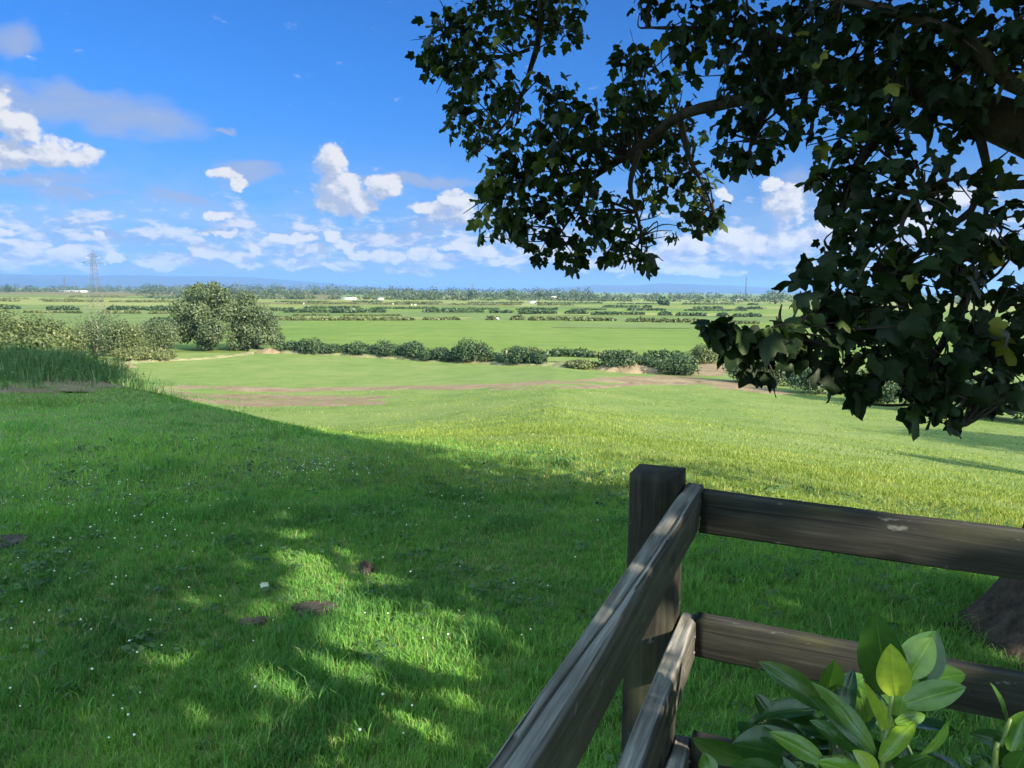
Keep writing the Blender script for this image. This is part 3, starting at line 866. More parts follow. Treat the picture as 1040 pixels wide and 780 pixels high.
# hedge C: dark bushes along the far side of the lower meadow
HCs = [(284, 358, 306, 358.5, 15, 'dark hedge piece beside the tan soil heap'), (304, 358.5, 330, 359.5, 16, 'dark hedge piece with pale gap on its right'),
       (332, 360, 352, 361, 14, 'short dark hedge piece, second from the tan soil heap'), (352, 361, 372, 362, 17, 'dark hedge piece, third from the tan soil heap'),
       (374, 362, 400, 363.5, 19, 'dense dark hedge piece near the middle of the long hedge'), (400, 363.5, 432, 365.5, 18, 'dark hedge piece left of the two rounded bushes'),
       (434, 366, 462, 367.5, 15, 'lower hedge piece just left of the tallest dark bush'), (492, 368, 512, 369.5, 12, 'low hedge piece just right of the tallest dark bush')]
for i, (x0, y0, x1, y1, hp, lab) in enumerate(HCs):
    p0, p1 = G(x0, y0), G(x1, y1); s = p0[1] / FPX
    hedge('hedge', lab, 'hedge', p0 + (p0 - p1) * 0.12, p1 + (p1 - p0) * 0.12, hp * s * 0.92, 3.2, M['hedge'], 3000, 0.17, 'pieces of the dark hedge beyond the meadow', seed=31 + i)
CB = [(481, 368.5, 36, 28, 'hedge', 'tallest dark rounded bush in the long hedge'), (465, 368, 20, 18, 'hedge', 'small dark bush against the left of the tallest one'),
      (530, 370, 40, 20, 'hedge', 'broad dark bush right of the tallest bush'), (548, 371, 22, 17, 'hedge', 'small rounded bush at the right end of the dark hedge'),
      (420, 364.5, 26, 19, 'hedge', 'rounded dark bush standing out in the hedge middle'),
      (592, 374, 34, 9, 'hedge_olive', 'low olive scrub on the pale bank'), (628, 375.5, 40, 22, 'hedge', 'grey green bush above the right soil heap'),
      (660, 376, 34, 15, 'hedge', 'low dark bush between the soil heap and the gateway'),
      (687, 381, 42, 24, 'hedge', 'dark rounded bush at the left of the gateway'), (712, 369, 34, 22, 'bush_olive', 'olive bush behind the gateway'),
      (758, 389, 46, 36, 'hedge', 'dark bush at the right of the gateway, behind the leaves'), (790, 392, 50, 34, 'tree_far', 'grey bush second to the right of the gateway'),
      (832, 400, 62, 36, 'hedge', 'green bush third to the right of the gateway'), (884, 409, 66, 40, 'hedge', 'dark bush fourth to the right of the gateway'),
      (940, 417, 70, 44, 'hedge', 'dark bush fifth to the right of the gateway'), (1000, 424, 74, 48, 'hedge', 'dark bush by the right picture edge'),
      (1062, 432, 80, 56, 'hedge', 'dark bush cut by the right picture edge')]
for i, (px, py, wpx, hpx, mt, lab) in enumerate(CB):
    b = G(px, py); s = b[1] / FPX
    bush('shrub', lab, 'shrub', b, wpx * s, wpx * s * 0.8, hpx * s, M[mt], 3600, 0.15, seed=200 + i, lobes=15)
for i, (x0, y0, x1, y1, hp, lab) in enumerate([(552, 362, 602, 363, 9, 'thin hedge behind the pale bank, left part'), (604, 363, 648, 363.5, 8, 'thin hedge behind the grey green bush'),
                                             (650, 364, 694, 364.5, 9, 'thin hedge behind the bush left of the gateway'), (512, 360, 552, 361.5, 9, 'thin hedge behind the broad dark bush')]):
    p0, p1 = G(x0, y0), G(x1, y1); s = p0[1] / FPX
    hedge('hedge', lab, 'hedge', p0, p1, hp * s, 2.0, M['hedge_olive' if i % 2 else 'hedge'], 700, 0.28, 'thin hedges at the near edge of the bright field', seed=61 + i)

def verge():
    rng = np.random.default_rng(71); lo = []
    course = spline([G(a, b)[:2] for a, b in ((285, 359), (330, 360.5), (380, 363), (430, 366), (480, 368.6), (540, 371.4), (600, 374), (650, 376.5), (690, 381))], 260)
    for i, (x, y) in enumerate(course):
        h = 0.35 + 1.1 * float(fbm(i * 0.16, 3.3, 4)) ** 1.5
        y += 0.4 + 1.6 * float(fbm(i * 0.09, 8.1, 3))
        z = float(terrain(x, y)); lo.append((x, y, z + h * 0.42, 0.55, 0.6, h * 0.55))
    V, F, t = foliage(lo, 15000, 0.13, rng, 0.4)
    props(mesh_np('undergrowth', V, F, M['hedge_olive'], tint=t), 'rough olive undergrowth along the foot of the long hedge', 'undergrowth', kind='stuff')


verge()

# hedge rows across the plain
rows = {
    'B': ('low hedge piece in the first row beyond the bright green field', 'first hedge row beyond the bright field',
          [(280, 312, 325.5, 4), (313, 341, 325.5, 3.5), (343, 384, 325.5, 4), (386, 420, 325.5, 4), (430, 468, 325, 3), (495, 506, 325, 5), (520, 532, 325, 5), (537, 578, 325.5, 4.2), (578, 625, 326, 4.5), (636, 668, 327, 4.4), (668, 712, 327.5, 4.5), (740, 772, 329, 3.5)], 'hedge_olive'),
    'A': ('dark hedge piece in the second row beyond the bright green field', 'second hedge row beyond the bright field',
          [(288, 334, 317.5, 4), (336, 362, 318, 7), (362, 392, 317.5, 4.5), (430, 492, 317.5, 4), (497, 507, 318, 4), (509, 520, 318, 3.6), (526, 565, 319, 4.6), (575, 597, 319, 4.4), (600, 655, 320, 4), (669, 681, 320.5, 4.5), (686, 719, 321, 4.2), (729, 739, 321.5, 5), (745, 773, 322, 4)], 'hedge'),
    'A2': ('thin dark hedge piece in the third row beyond the bright green field', 'third hedge row beyond the bright field',
           [(612, 650, 312.5, 3), (653, 661, 312.5, 3), (704, 735, 313.8, 3), (747, 776, 314.2, 3.2)], 'hedge'),
    'Lft': ('dark hedge piece across the fields behind the pylon', 'hedges behind the pylon',
          [(-40, 20, 314, 5), (47, 80, 315, 5), (108, 150, 315, 5), (150, 182, 315.5, 5), (272, 300, 316, 4), (153, 176, 328, 6), (272, 300, 325, 4)], 'hedge'),
    'Lft2': ('thin dark hedge piece far out on the brownish pasture', 'hedges on the brownish pasture',
          [(-60, 30, 304, 2), (40, 78, 305, 2), (70, 130, 302, 2.2), (110, 180, 307, 2.2)], 'hedge_olive'),
}
rh = np.random.default_rng(91)
for key, yb, hp, x0, x1, lab, grp in (('fa', 310.2, 2.2, 285, 600, 'thin hedge line on the pale pasture left of the round lone tree', 'thin hedges on the pale pasture'),
                                      ('fb', 308.4, 2.0, 270, 760, 'faint hedge line close in front of the far woodland', 'faint hedges before the woodland'),
                                      ('fc', 322.0, 2.2, 285, 420, 'faint hedge piece between the first and second hedge rows', 'faint hedges between the rows'),
                                      ('fd', 314.8, 2.4, 290, 760, 'faint broken hedge between the second and third hedge rows', 'faint hedges behind the second row'),
                                      ('fe', 309.5, 2.4, -60, 190, 'olive hedge line across the straw tinted pasture at left', 'olive hedges at left'),
                                      ('ff', 321.0, 3.0, -60, 170, 'low olive hedge behind the left bushes', 'low olive hedges behind the bushes'),
                                      ('fg', 299.5, 1.6, -60, 200, 'faint dark hedge line under the far woodland at left', 'faint hedges at far left')):
    segs = []; x = x0 + rh.uniform(0, 20)
    while x < x1:
        ln = rh.uniform(28, 80); segs.append((x, min(x + ln, x1 + 10), yb + (x - 520) * 0.006, hp * rh.uniform(0.8, 1.25))); x += ln + rh.uniform(2, 26)
    rows[key] = (lab, grp, segs, 'hedge_olive' if key in ('fa', 'fc', 'fe', 'ff') else 'hedge')
k = 0
for key, (lab, grp, segs, mt) in rows.items():
    for (x0, x1, yb, hp) in segs:
        p0, p1 = G(x0, yb), G(x1, yb); s = p0[1] / FPX
        wd = np.linalg.norm(p1 - p0)
        hedge('hedge', lab, 'hedge', p0, p1, hp * s, hp * s * 0.9, M[mt], int(160 + 9 * (x1 - x0)), 0.30 * hp * s * 0.55 + 0.25, grp, seed=300 + k)
        k += 1

# ------------------------------------------------------------------ far woodland and lone far trees
def woodland():
    rng = np.random.default_rng(5)
    lo = []
    for (xa, xb, yb, hmin, hmax, step) in ((-260, 175, 296.0, 4, 7, 5), (150, 480, 304.5, 4, 8, 4), (150, 420, 300.0, 8, 11, 5), (400, 640, 305.0, 4, 7, 4), (380, 600, 302.0, 8, 11, 4.5),
                                           (590, 1250, 305.8, 4, 6.5, 5), (560, 1300, 302.5, 5, 7.5, 5), (-300, 200, 294.6, 4, 6, 6)):
        x = xa
        while x < xb:
            y = yb + (x - 520) * 0.0087 * (1 if xb > 200 else 0) * 0.5 + rng.normal() * 0.4
            p = G(x, max(y, 292 + (x - 520) * 0.0087 + 3.0)); s = p[1] / FPX
            h = (hmin + (hmax - hmin) * rng.random() ** 1.5) * s
            if h < 26:
                w = h * (0.45 + 0.4 * rng.random())
                lo.append((p[0], p[1] + rng.normal() * 20, h * 0.5, w, w, h * 0.52)); lo.append((p[0] + rng.normal() * w, p[1] - 6, h * 0.2, w * 1.5, w, h * 0.3))
                if rng.random() < 0.5: lo.append((p[0] + w * 0.9, p[1] + rng.normal() * 20, h * 0.36, w * 0.8, w * 0.8, h * 0.38))
            x += step * (0.5 + rng.random())
    V, F, t = foliage(lo, 80000, 1.35, rng, 0.4)
    V[:, 2] = np.maximum(V[:, 2], 0)
    o = mesh_np('woodland', V, F, M['wood_far'], tint=t)
    props(o, 'far belt of woodland along the horizon', 'woodland', kind='stuff')


woodland()
for i, (px, py, w, h, mt, lab) in enumerate([(674, 310.5, 13, 10.5, 'hedge', 'round lone tree on the pale far pasture'), (583, 303, 15, 12.5, 'tree_far', 'grey tree rising above the far woodland'),
                                          (436, 304, 26, 11, 'hedge', 'dark clump tree above the far woodland left of the cream house'), (480, 303, 10, 10, 'hedge', 'dark far tree beside the faint mast'),
                                          (520, 303.5, 22, 11, 'hedge', 'broad dark tree in the woodland edge'), (8, 297, 9, 9, 'hedge', 'dark lone tree under the blue hills'),
                                          (787, 309, 26, 16, 'tree_far', 'far tree just left of the hanging leaves')]):
    b = G(px, py); s = b[1] / FPX
    bush('far_tree', lab, 'tree', b, w * s, w * s, h * s, M[mt], 420, 1.0, seed=400 + i, lobes=7, group=None)

# ------------------------------------------------------------------ farm buildings far off
def shed(px, py, wpx, hpx, wall, label):
    b = G(px, py); s = b[1] / FPX
    w, h, d = wpx * s, hpx * s, max(9.0, wpx * s * 0.35)
    root = thing('farm_building', label, 'building', tuple(b))
    e = h * 0.62
    V = np.array([(-w / 2, 0, 0), (w / 2, 0, 0), (w / 2, d, 0), (-w / 2, d, 0), (-w / 2, 0, e), (w / 2, 0, e), (w / 2, d, e), (-w / 2, d, e), (-w / 2, d / 2, h), (w / 2, d / 2, h)]) + b
    mesh_np('wall', V, [np.array([(0, 1, 5, 4), (1, 2, 6, 5), (2, 3, 7, 6), (3, 0, 4, 7)]), np.array([(5, 6, 9), (7, 4, 8)])], M[wall], root)
    o = 0.35
    R = np.array([(-w / 2 - o, -o, e - 0.1), (w / 2 + o, -o, e - 0.1), (w / 2 + o, d / 2, h + 0.15), (-w / 2 - o, d / 2, h + 0.15), (-w / 2 - o, d + o, e - 0.1), (w / 2 + o, d + o, e - 0.1)]) + b
    R2 = R + [0, 0, 0.2]
    mesh_np('roof', np.vstack([R, R2]), np.array([(0, 1, 2, 3), (3, 2, 5, 4), (6, 9, 8, 7), (9, 10, 11, 8), (0, 6, 7, 1), (4, 5, 11, 10), (1, 7, 8, 2), (2, 8, 11, 5), (0, 3, 9, 6), (3, 4, 10, 9)]), M['slate'], root)
    A = Acc()
    for f in (-0.28, 0.05, 0.33):
        c = b + [f * w, -0.06, e * 0.42]
        q = np.array([(-0.05 * w, 0, -e * 0.4), (0.05 * w, 0, -e * 0.4), (0.05 * w, 0, e * 0.25), (-0.05 * w, 0, e * 0.25)]) + c
        mesh_np('door', np.vstack([q, q + [0, 0.05, 0]]), np.array([(0, 1, 2, 3), (0, 4, 5, 1), (1, 5, 6, 2), (2, 6, 7, 3), (3, 7, 4, 0)]), M['slate'], root)


for a in ((354, 304.5, 14, 2.2, 'white', 'long white shed in front of the woodland, left of centre'), (386, 304.6, 5, 2.0, 'white', 'small white farm building right of the long white shed'),
          (454, 300.5, 9, 2.4, 'white', 'white house half hidden by the dark clump tree'), (541, 308, 8, 1.8, 'white', 'low white shed in front of the woodland, right of the dark trees'),
          (562, 303.5, 6, 2.6, 'cream', 'cream house below the grey far tree'), (749, 306, 9, 2.0, 'white', 'white shed beside the thin pole'), (657, 300.5, 4, 2.0, 'white', 'tiny white house right of the grey far tree'),
          (72, 296.6, 26, 1.6, 'white', 'long white glasshouse row behind the pylon')):
    shed(*a)

# ------------------------------------------------------------------ pylons and masts
def pylon(px, pyb, pyt, label, wbase=6.0, arms=((0.90, 0.10, 2.5), (0.80, 0.0, 4.8)), th=0.075, full=True, mat=None, fixY=None):
    if fixY:
        b = np.array([*(P(px, pyb, fixY)[:2]), 0.0])
    else: b = G(px, pyb)
    top = P(px, pyt, b[1])[2]
    H = top - b[2]
    root = thing('pylon', label, 'pylon', tuple(b))
    mt = mat or M['steel']

    def half(f):  # half width of the body at height fraction f
        return np.interp(f, [0, 0.42, 0.93, 1.0], [wbase / 2, wbase * 0.24, wbase * 0.09, 0.05])
    levels = [0, 0.13, 0.25, 0.36, 0.46, 0.55, 0.63, 0.70, 0.76, 0.82, 0.88, 0.94, 1.0]
    cor = [(-1, -1), (1, -1), (1, 1), (-1, 1)]
    for (sx, sy) in cor:
        A = Acc()
        pts = np.array([b + [sx * half(f), sy * half(f), f * H] for f in levels])
        A.tube(pts, np.linspace(th * 1.3, th * 0.7, len(pts)), 4)
        A.build('leg', mt, root)
    A = Acc()
    for i in range(len(levels) - 2):
        f0, f1 = levels[i], levels[i + 1]
        for k in range(4):
            c0, c1 = cor[k], cor[(k + 1) % 4]
            a0 = b + [c0[0] * half(f0), c0[1] * half(f0), f0 * H]; a1 = b + [c1[0] * half(f1), c1[1] * half(f1), f1 * H]
            b0 = b + [c1[0] * half(f0), c1[1] * half(f0), f0 * H]; b1 = b + [c0[0] * half(f1), c0[1] * half(f1), f1 * H]
            for (u, v) in ((a0, a1), (b0, b1), (b1, a1)):
                A.tube(np.array([u, (u + v) / 2, v]), np.full(3, th * 0.55), 4)
    A.build('bracing', mt, root)
    for (f, _, r) in arms:
        for sx in (-1, 1):
            A = Acc()
            z = f * H; hw = half(f); hu = half(min(f + 0.05, 1))
            tip = b + [sx * r, 0, z + 0.1]
            for sy in (-1, 1):
                A.tube(np.array([b + [sx * hw, sy * hw, z], (b + [sx * hw, sy * hw, z] + tip) / 2, tip]), np.full(3, th * 0.7), 4)
                A.tube(np.array([b + [sx * hu, sy * hu, z + 0.05 * H], (b + [sx * hu, sy * hu, z + 0.05 * H] + tip) / 2, tip]), np.full(3, th * 0.6), 4)
            for g in (0.33, 0.66):
                lo_ = (b + [sx * hw, 0, z]) * (1 - g) + tip * g; up = (b + [sx * hu, 0, z + 0.05 * H]) * (1 - g) + tip * g
                A.tube(np.array([lo_, (lo_ + up) / 2, up]), np.full(3, th * 0.5), 4)
            ao = A.build('cross_arm', mt, root)
            I = Acc(); I.tube(np.array([tip, tip - [0, 0, 0.6], tip - [0, 0, 1.2]]), np.array([0.05, 0.12, 0.05]), 6)
            io = mesh_np('insulator', np.concatenate(I.V) - np.array(root.location), [np.concatenate(I.Q), np.concatenate(I.T)], M['slate'])
            io.parent = ao
    return root


pylon(98, 320, 254, 'tall grey lattice pylon rising behind the left bushes')
pylon(757, 304.5, 280, 'thin pale lattice mast on the far plain right of centre', 2.2, ((0.86, 0, 2.0),), 0.16)
pylon(306, 302, 288, 'faint distant pylon over the woodland left of centre', 4.5, ((0.85, 0, 4.0), (0.7, 0, 5.0)), 0.14, fixY=1400)
pylon(480, 303, 287, 'faint distant pylon over the dark far trees', 4.5, ((0.85, 0, 4.0), (0.7, 0, 5.0)), 0.14, fixY=1300)
pylon(66, 296, 281, 'faint distant pylon under the blue hills at far left', 4.5, ((0.85, 0, 4.0), (0.7, 0, 5.0)), 0.16, fixY=1800)


# timber pole line posts on the plain
def pole(px, pyb, pyt, label):
    b = G(px, pyb); top = P(px, pyt, b[1])[2]
    root = thing('utility_pole', label, 'pole', tuple(b), 'poles on the far pasture')
    A = Acc(); A.tube(np.array([b + [0, 0, -0.2], (b + [b[0] * 0, 0, (top - b[2]) / 2]), np.array([b[0], b[1], top])]), np.array([0.22, 0.2, 0.16]), 6)
    A.build('shaft', M['bark_far'], root)
    A = Acc(); z = np.array([b[0], b[1], top - 0.5]); A.tube(np.array([z - [1.2, 0.25, 0], z - [0, 0.25, 0], z + [1.2, -0.25, 0]]), np.full(3, 0.1), 4)
    A.build('cross_bar', M['bark_far'], root)


pole(311, 311, 298, 'left one of two dark poles on the far pasture')
pole(326, 311.5, 297, 'right one of two dark poles on the far pasture')

# ------------------------------------------------------------------ livestock, far out
def beast(px, py, mat, label, cat, name, group, sc=1.0, yaw=None):
    b = G(px, py)
    rng = np.random.default_rng(int(px * 7))
    yw = rng.random() * 2 * PI if yaw is None else yaw
    R = np.array([[math.cos(yw), -math.sin(yw), 0], [math.sin(yw), math.cos(yw), 0], [0, 0, 1]])
    A = Acc()
    def T(q): return (np.array(q, float) * sc) @ R.T + b
    A.tube(T(spline([(-0.62, 0, 0.60), (-0.5, 0, 0.66), (0, 0, 0.64), (0.42, 0, 0.68), (0.58, 0, 0.70)], 9)), np.array([0.08, 0.22, 0.29, 0.31, 0.31, 0.30, 0.27, 0.2, 0.1]) * sc, 8)
    A.tube(T(spline([(0.45, 0, 0.74), (0.70, 0, 0.70), (0.82, 0, 0.45)], 5)), np.array([0.16, 0.14, 0.11, 0.10, 0.06]) * sc, 6)
    A.tube(T(spline([(0.72, 0, 0.56), (0.84, 0, 0.44), (0.96, 0, 0.30)], 5)), np.array([0.05, 0.11, 0.10, 0.08, 0.04]) * sc, 6)
    for sx in (-0.42, 0.38):
        for sy in (-0.15, 0.15):
            A.tube(T([(sx, sy, 0.5), (sx + (0.03 if sx > 0 else -0.06), sy, 0.26), (sx, sy, 0.0)]), np.array([0.10, 0.055, 0.045]) * sc, 6)
    o = A.build(name, mat, None, tuple(b), True)
    props(o, label, cat, group)


for (px, py) in ((308.5, 309.5), (399, 309.8), (418, 310.5), (421.5, 311)):
    beast(px, py, M['wool'], 'white sheep grazing on the pale pasture before the woodland', 'sheep', 'sheep', 'sheep on the far pasture', 1.5)
for (px, py) in ((452, 316.5), (454.5, 316.2), (458.5, 317), (459.8, 316.6)):
    beast(px, py, M['wool'], 'white sheep by the second hedge row, in front of a dark gap', 'sheep', 'sheep', 'sheep by the second hedge row', 1.3)
beast(505, 325.4, M['wool'], 'lone white sheep by the dark bush at the field end', 'sheep', 'sheep', None, 1.2)

# ------------------------------------------------------------------ white gate at the gap
def gate():
    a = G(699, 376.5); s = a[1] / FPX
    root = thing('field_gate', 'small white gate post pair with bars beside the hedge gap', 'gate', tuple(a))
    h = 7.5 * s
    for dx in (0, 4.0 * s):
        A = Acc(); p = a + [dx, dx * 0.5, 0]
        A.tube(np.array([p - [0, 0, 0.2], p + [0, 0, h * 0.5], p + [0, 0, h]]), np.full(3, 0.07), 6)
        A.build('post', M['white'], root)
    for f in (0.35, 0.6, 0.88):
        A = Acc(); p = a + [0, 0, h * f]; q = a + [4.0 * s, 2.0 * s, h * f]
        A.tube(np.array([p, (p + q) / 2, q]), np.full(3, 0.035), 6)
        A.build('bar', M['white'], root)


gate()

# ------------------------------------------------------------------ fence
def rail_mesh(p0, p1, w, h, seed, crack=None, n=90):
    """timber of section w x h from p0 to p1 (top centre line); returns object matrix and local mesh: x along, y across, z up"""
    p0 = np.array(p0, float); p1 = np.array(p1, float)
    Ln = np.linalg.norm(p1 - p0)
    rng = np.random.default_rng(seed)
    c = 0.006
    # section going round, starting at the top left; top has extra points for the crack
    tops = np.array([-w / 2 + c, -w * 0.36, -w * 0.2, -0.004, 0.0, 0.004, w * 0.2, w * 0.36, w / 2 - c])
    V = []; T = []
    for i in range(n + 1):
        x = Ln * i / n
        ck = 0; cw = 0.0; depth = 0.0
        if crack is not None:
            ck = crack(x / Ln); depth = 0.010 * float(sstep(0.02, 0.2, x / Ln)) * (0.6 + 0.8 * float(fbm(x * 4, seed, 3))); cw = 0.0018 * (0.4 + 1.2 * float(vnoise(x * 5, seed + 2.0)))
        ring = []
        for k, y in enumerate(tops):
            z = 0.0018 * (float(vnoise(x * 9 + k * 13.7, seed)) - 0.5) * 2
            yy = y
            if crack is not None and k in (3, 4, 5):
                yy = ck + (k - 4) * cw; z -= depth if k == 4 else 0.001
            elif crack is not None and k in (2, 6):
                yy = ck + (k - 4) / 2 * 0.012
            ring.append((yy, z))
        ring += [(w / 2, -c), (w / 2 + 0.001 * rng.normal(), -h * 0.35), (w / 2 + 0.001 * rng.normal(), -h * 0.7), (w / 2, -h + c), (w / 2 - c, -h), (0, -h), (-w / 2 + c, -h), (-w / 2, -h + c), (-w / 2, -h * 0.5), (-w / 2, -c)]
        wob = 0.003 * (float(fbm(x * 1.4, seed + 3.3, 3)) - 0.5) * 2
        wz = 0.006 * (float(fbm(x * 1.1, seed + 8.8, 3)) - 0.5) * 2
        V += [(x, y + wob, z + wz) for (y, z) in ring]
    m = len(tops) + 10
    Q = [(i * m + k, i * m + (k + 1) % m, (i + 1) * m + (k + 1) % m, (i + 1) * m + k) for i in range(n) for k in range(m)]
    V = np.array(V)
    capc = [V[:m].mean(0), V[-m:].mean(0)]
    b = len(V)
    V = np.vstack([V, capc])
    Tr = [(b, (k + 1) % m, k) for k in range(m)] + [(b + 1, n * m + k, n * m + (k + 1) % m) for k in range(m)]
    ex = (p1 - p0) / Ln; ez = np.array([0, 0, 1.0]); ey = np.cross(ez, ex); ey /= np.linalg.norm(ey); ez = np.cross(ex, ey)
    Mx = Matrix([[ex[0], ey[0], ez[0], p0[0]], [ex[1], ey[1], ez[1], p0[1]], [ex[2], ey[2], ez[2], p0[2]], [0, 0, 0, 1]])
    return V, [np.array(Q), np.array(Tr)], Mx


def timber(name, p0, p1, w, h, mat, parent, seed, crack=None):
    V, F, Mx = rail_mesh(p0, p1, w, h, seed, crack)
    o = mesh_np(name, V, F, mat)
    o.parent = parent
    o.matrix_local = Matrix.Translation(-Vector(parent.location)) @ Mx
    return o


def nails(rail, spots, w):
    A = Acc()
    for (x, z) in spots:
        A.tube(np.array([(x, w / 2 - 0.004, z), (x, w / 2 + 0.002, z), (x, w / 2 + 0.004, z)]), np.array([0.005, 0.005, 0.0035]), 10)
    o = A.build('nail_heads', M['steel'])
    o.parent = rail


def fence():
    def on_level(px, py, z):
        d = ray(px, py); return ORG + d * (z / d[2])
    dL = on_level(548, 780, -0.512) - on_level(700, 497, -0.512); dL[2] = 0; dL /= np.linalg.norm(dL)       # run towards the viewer
    dR = np.array([-dL[1], dL[0], 0])                                # run to the right
    corner = P(668, 478, 1.95)
    pw = 0.128
    w, h = 0.047, 0.112
    for _ in range(4):
        dR = np.array([-dL[1], dL[0], 0])
        a0 = np.array([corner[0], corner[1], HC - 0.512]) + dR * (pw / 2 + w / 2 + 0.002) - dL * (pw / 2 - 0.004)
        dL = on_level(515, 780, -0.512) - a0; dL[2] = 0; dL /= np.linalg.norm(dL)
    dR = np.array([-dL[1], dL[0], 0])
    base_z = float(terrain(corner[0], corner[1]))
    root = thing('wooden_fence', 'weathered timber post and rail fence corner on the near lawn', 'fence', (corner[0], corner[1], base_z))
    # post: square, its faces along the two runs
    top = np.array([corner[0], corner[1], corner[2]])
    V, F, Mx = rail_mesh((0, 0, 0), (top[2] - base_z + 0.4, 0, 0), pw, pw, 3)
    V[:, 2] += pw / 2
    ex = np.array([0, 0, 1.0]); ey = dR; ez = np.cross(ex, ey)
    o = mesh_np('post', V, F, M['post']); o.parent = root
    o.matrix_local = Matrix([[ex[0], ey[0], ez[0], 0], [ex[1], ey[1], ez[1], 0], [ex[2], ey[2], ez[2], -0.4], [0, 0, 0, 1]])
    # near run: on the inner (right) face of the post
    for i, zz in enumerate((-0.512, -0.888, -1.25)):
        zt = HC + zz
        a = np.array([corner[0], corner[1], zt]) + dR * (pw / 2 + w / 2 + 0.002) - dL * (pw / 2 - 0.004)
        b = a + dL * 2.6; b[2] += 0.0
        ck = (lambda f: 0.010 - 0.022 * f + 0.006 * math.sin(f * 9)) if i == 0 else None
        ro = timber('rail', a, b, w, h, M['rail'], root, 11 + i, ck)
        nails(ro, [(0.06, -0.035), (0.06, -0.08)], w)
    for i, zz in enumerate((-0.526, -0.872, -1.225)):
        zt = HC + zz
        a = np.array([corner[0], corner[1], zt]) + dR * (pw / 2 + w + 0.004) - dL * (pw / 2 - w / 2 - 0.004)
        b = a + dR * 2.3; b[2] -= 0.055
        timber('rail', a, b, w, h, M['rail_shade'], root, 21 + i)


fence()

# ------------------------------------------------------------------ sycamore
LEAF2 = np.array([(0, 0.0), (0.14, -0.07), (0.30, -0.06), (0.43, 0.07), (0.38, 0.20), (0.47, 0.31), (0.53, 0.48), (0.40, 0.50), (0.26, 0.53), (0.22, 0.70), (0.13, 0.85), (0.0, 0.98)])
_out = [tuple(p) for p in LEAF2] + [(-x, y) for x, y in LEAF2[-2:0:-1]]
_lv = np.array([(0, 0.32)] + _out)
_lf = np.array([(0, i, i + 1) for i in range(1, len(_out))] + [(0, len(_out), 1)])
_lz = -0.34 * np.abs(_lv[:, 0]) ** 1.3 - 0.30 * (_lv[:, 1]) ** 2
_lz[0] += 0.03


def maple_leaves(p, size, out_dir, rng, tint, droop=0.85):
    """p (n,3) petiole ends; out_dir (n,3) growth directions"""
    n = len(p)
    tip = out_dir * 0.7 + rng.normal(size=(n, 3)) * 0.55 + np.array([0, 0, -droop])
    tip /= np.linalg.norm(tip, axis=1)[:, None]
    up = np.array([0, 0, 1.0]) * 0.75 + rng.normal(size=(n, 3)) * 0.55 + out_dir * 0.35
    nz = up - tip * np.sum(up * tip, 1)[:, None]
    nz /= np.linalg.norm(nz, axis=1)[:, None] + 1e-9
    sx = np.cross(tip, nz)
    V = (p[:, None, :] + size[:, None, None] * (_lv[None, :, 0, None] * sx[:, None, :] + _lv[None, :, 1, None] * tip[:, None, :] + _lz[None, :, None] * nz[:, None, :] * (0.1 + 1.9 * rng.random((n, 1, 1))) + 0.10 * np.sin(_lv[None, :, 1, None] * 5 + 6.3 * rng.random((n, 1, 1))) * np.sign(_lv[None, :, 0, None] + 0.01) * nz[:, None, :]))
    k = len(_lv)
    F = (_lf[None] + (np.arange(n) * k)[:, None, None]).reshape(-1, 3)
    return V.reshape(-1, 3), F, np.repeat(tint, k)


TRUNK = np.array([3.25, 3.98])


def lit_target(x, y, jx=0.0, jy=0.0, k=1.0):
    """True where the lawn and slope lie in the sun (so nothing of the crown stands in that light)"""
    s = (x + jx - 1.0) * 0.7 + (y + jy - 6.6) * 0.714
    r = (s > 0) & (x > -9)
    for (cx, cy, rx, ry) in SUNNY:
        r = r | ((((x - cx) / rx) ** 2 + ((y - cy) / ry) ** 2) < k)
    return r


SUNNY = []
for (px, py, wpx, hpx) in ((268, 507, 54, 28), (282, 562, 50, 22), (368, 580, 110, 60), (412, 642, 84, 44), (346, 674, 50, 30), (432, 706, 104, 104), (338, 728, 90, 64), (65, 450, 60, 12), (392, 775, 110, 30)):
    c = G(px, py); a = G(px + wpx / 2, py); b1 = G(px, py - hpx / 2); b2 = G(px, py + hpx / 2)
    SUNNY.append((c[0], c[1], abs(a[0] - c[0]) , abs(b1[1] - b2[1]) / 2))


def shadow_pt(p):
    z = HC - 1.8
    t = (p[2] - z) / SUN[2]
    q = p - SUN * t
    return q[0], q[1]


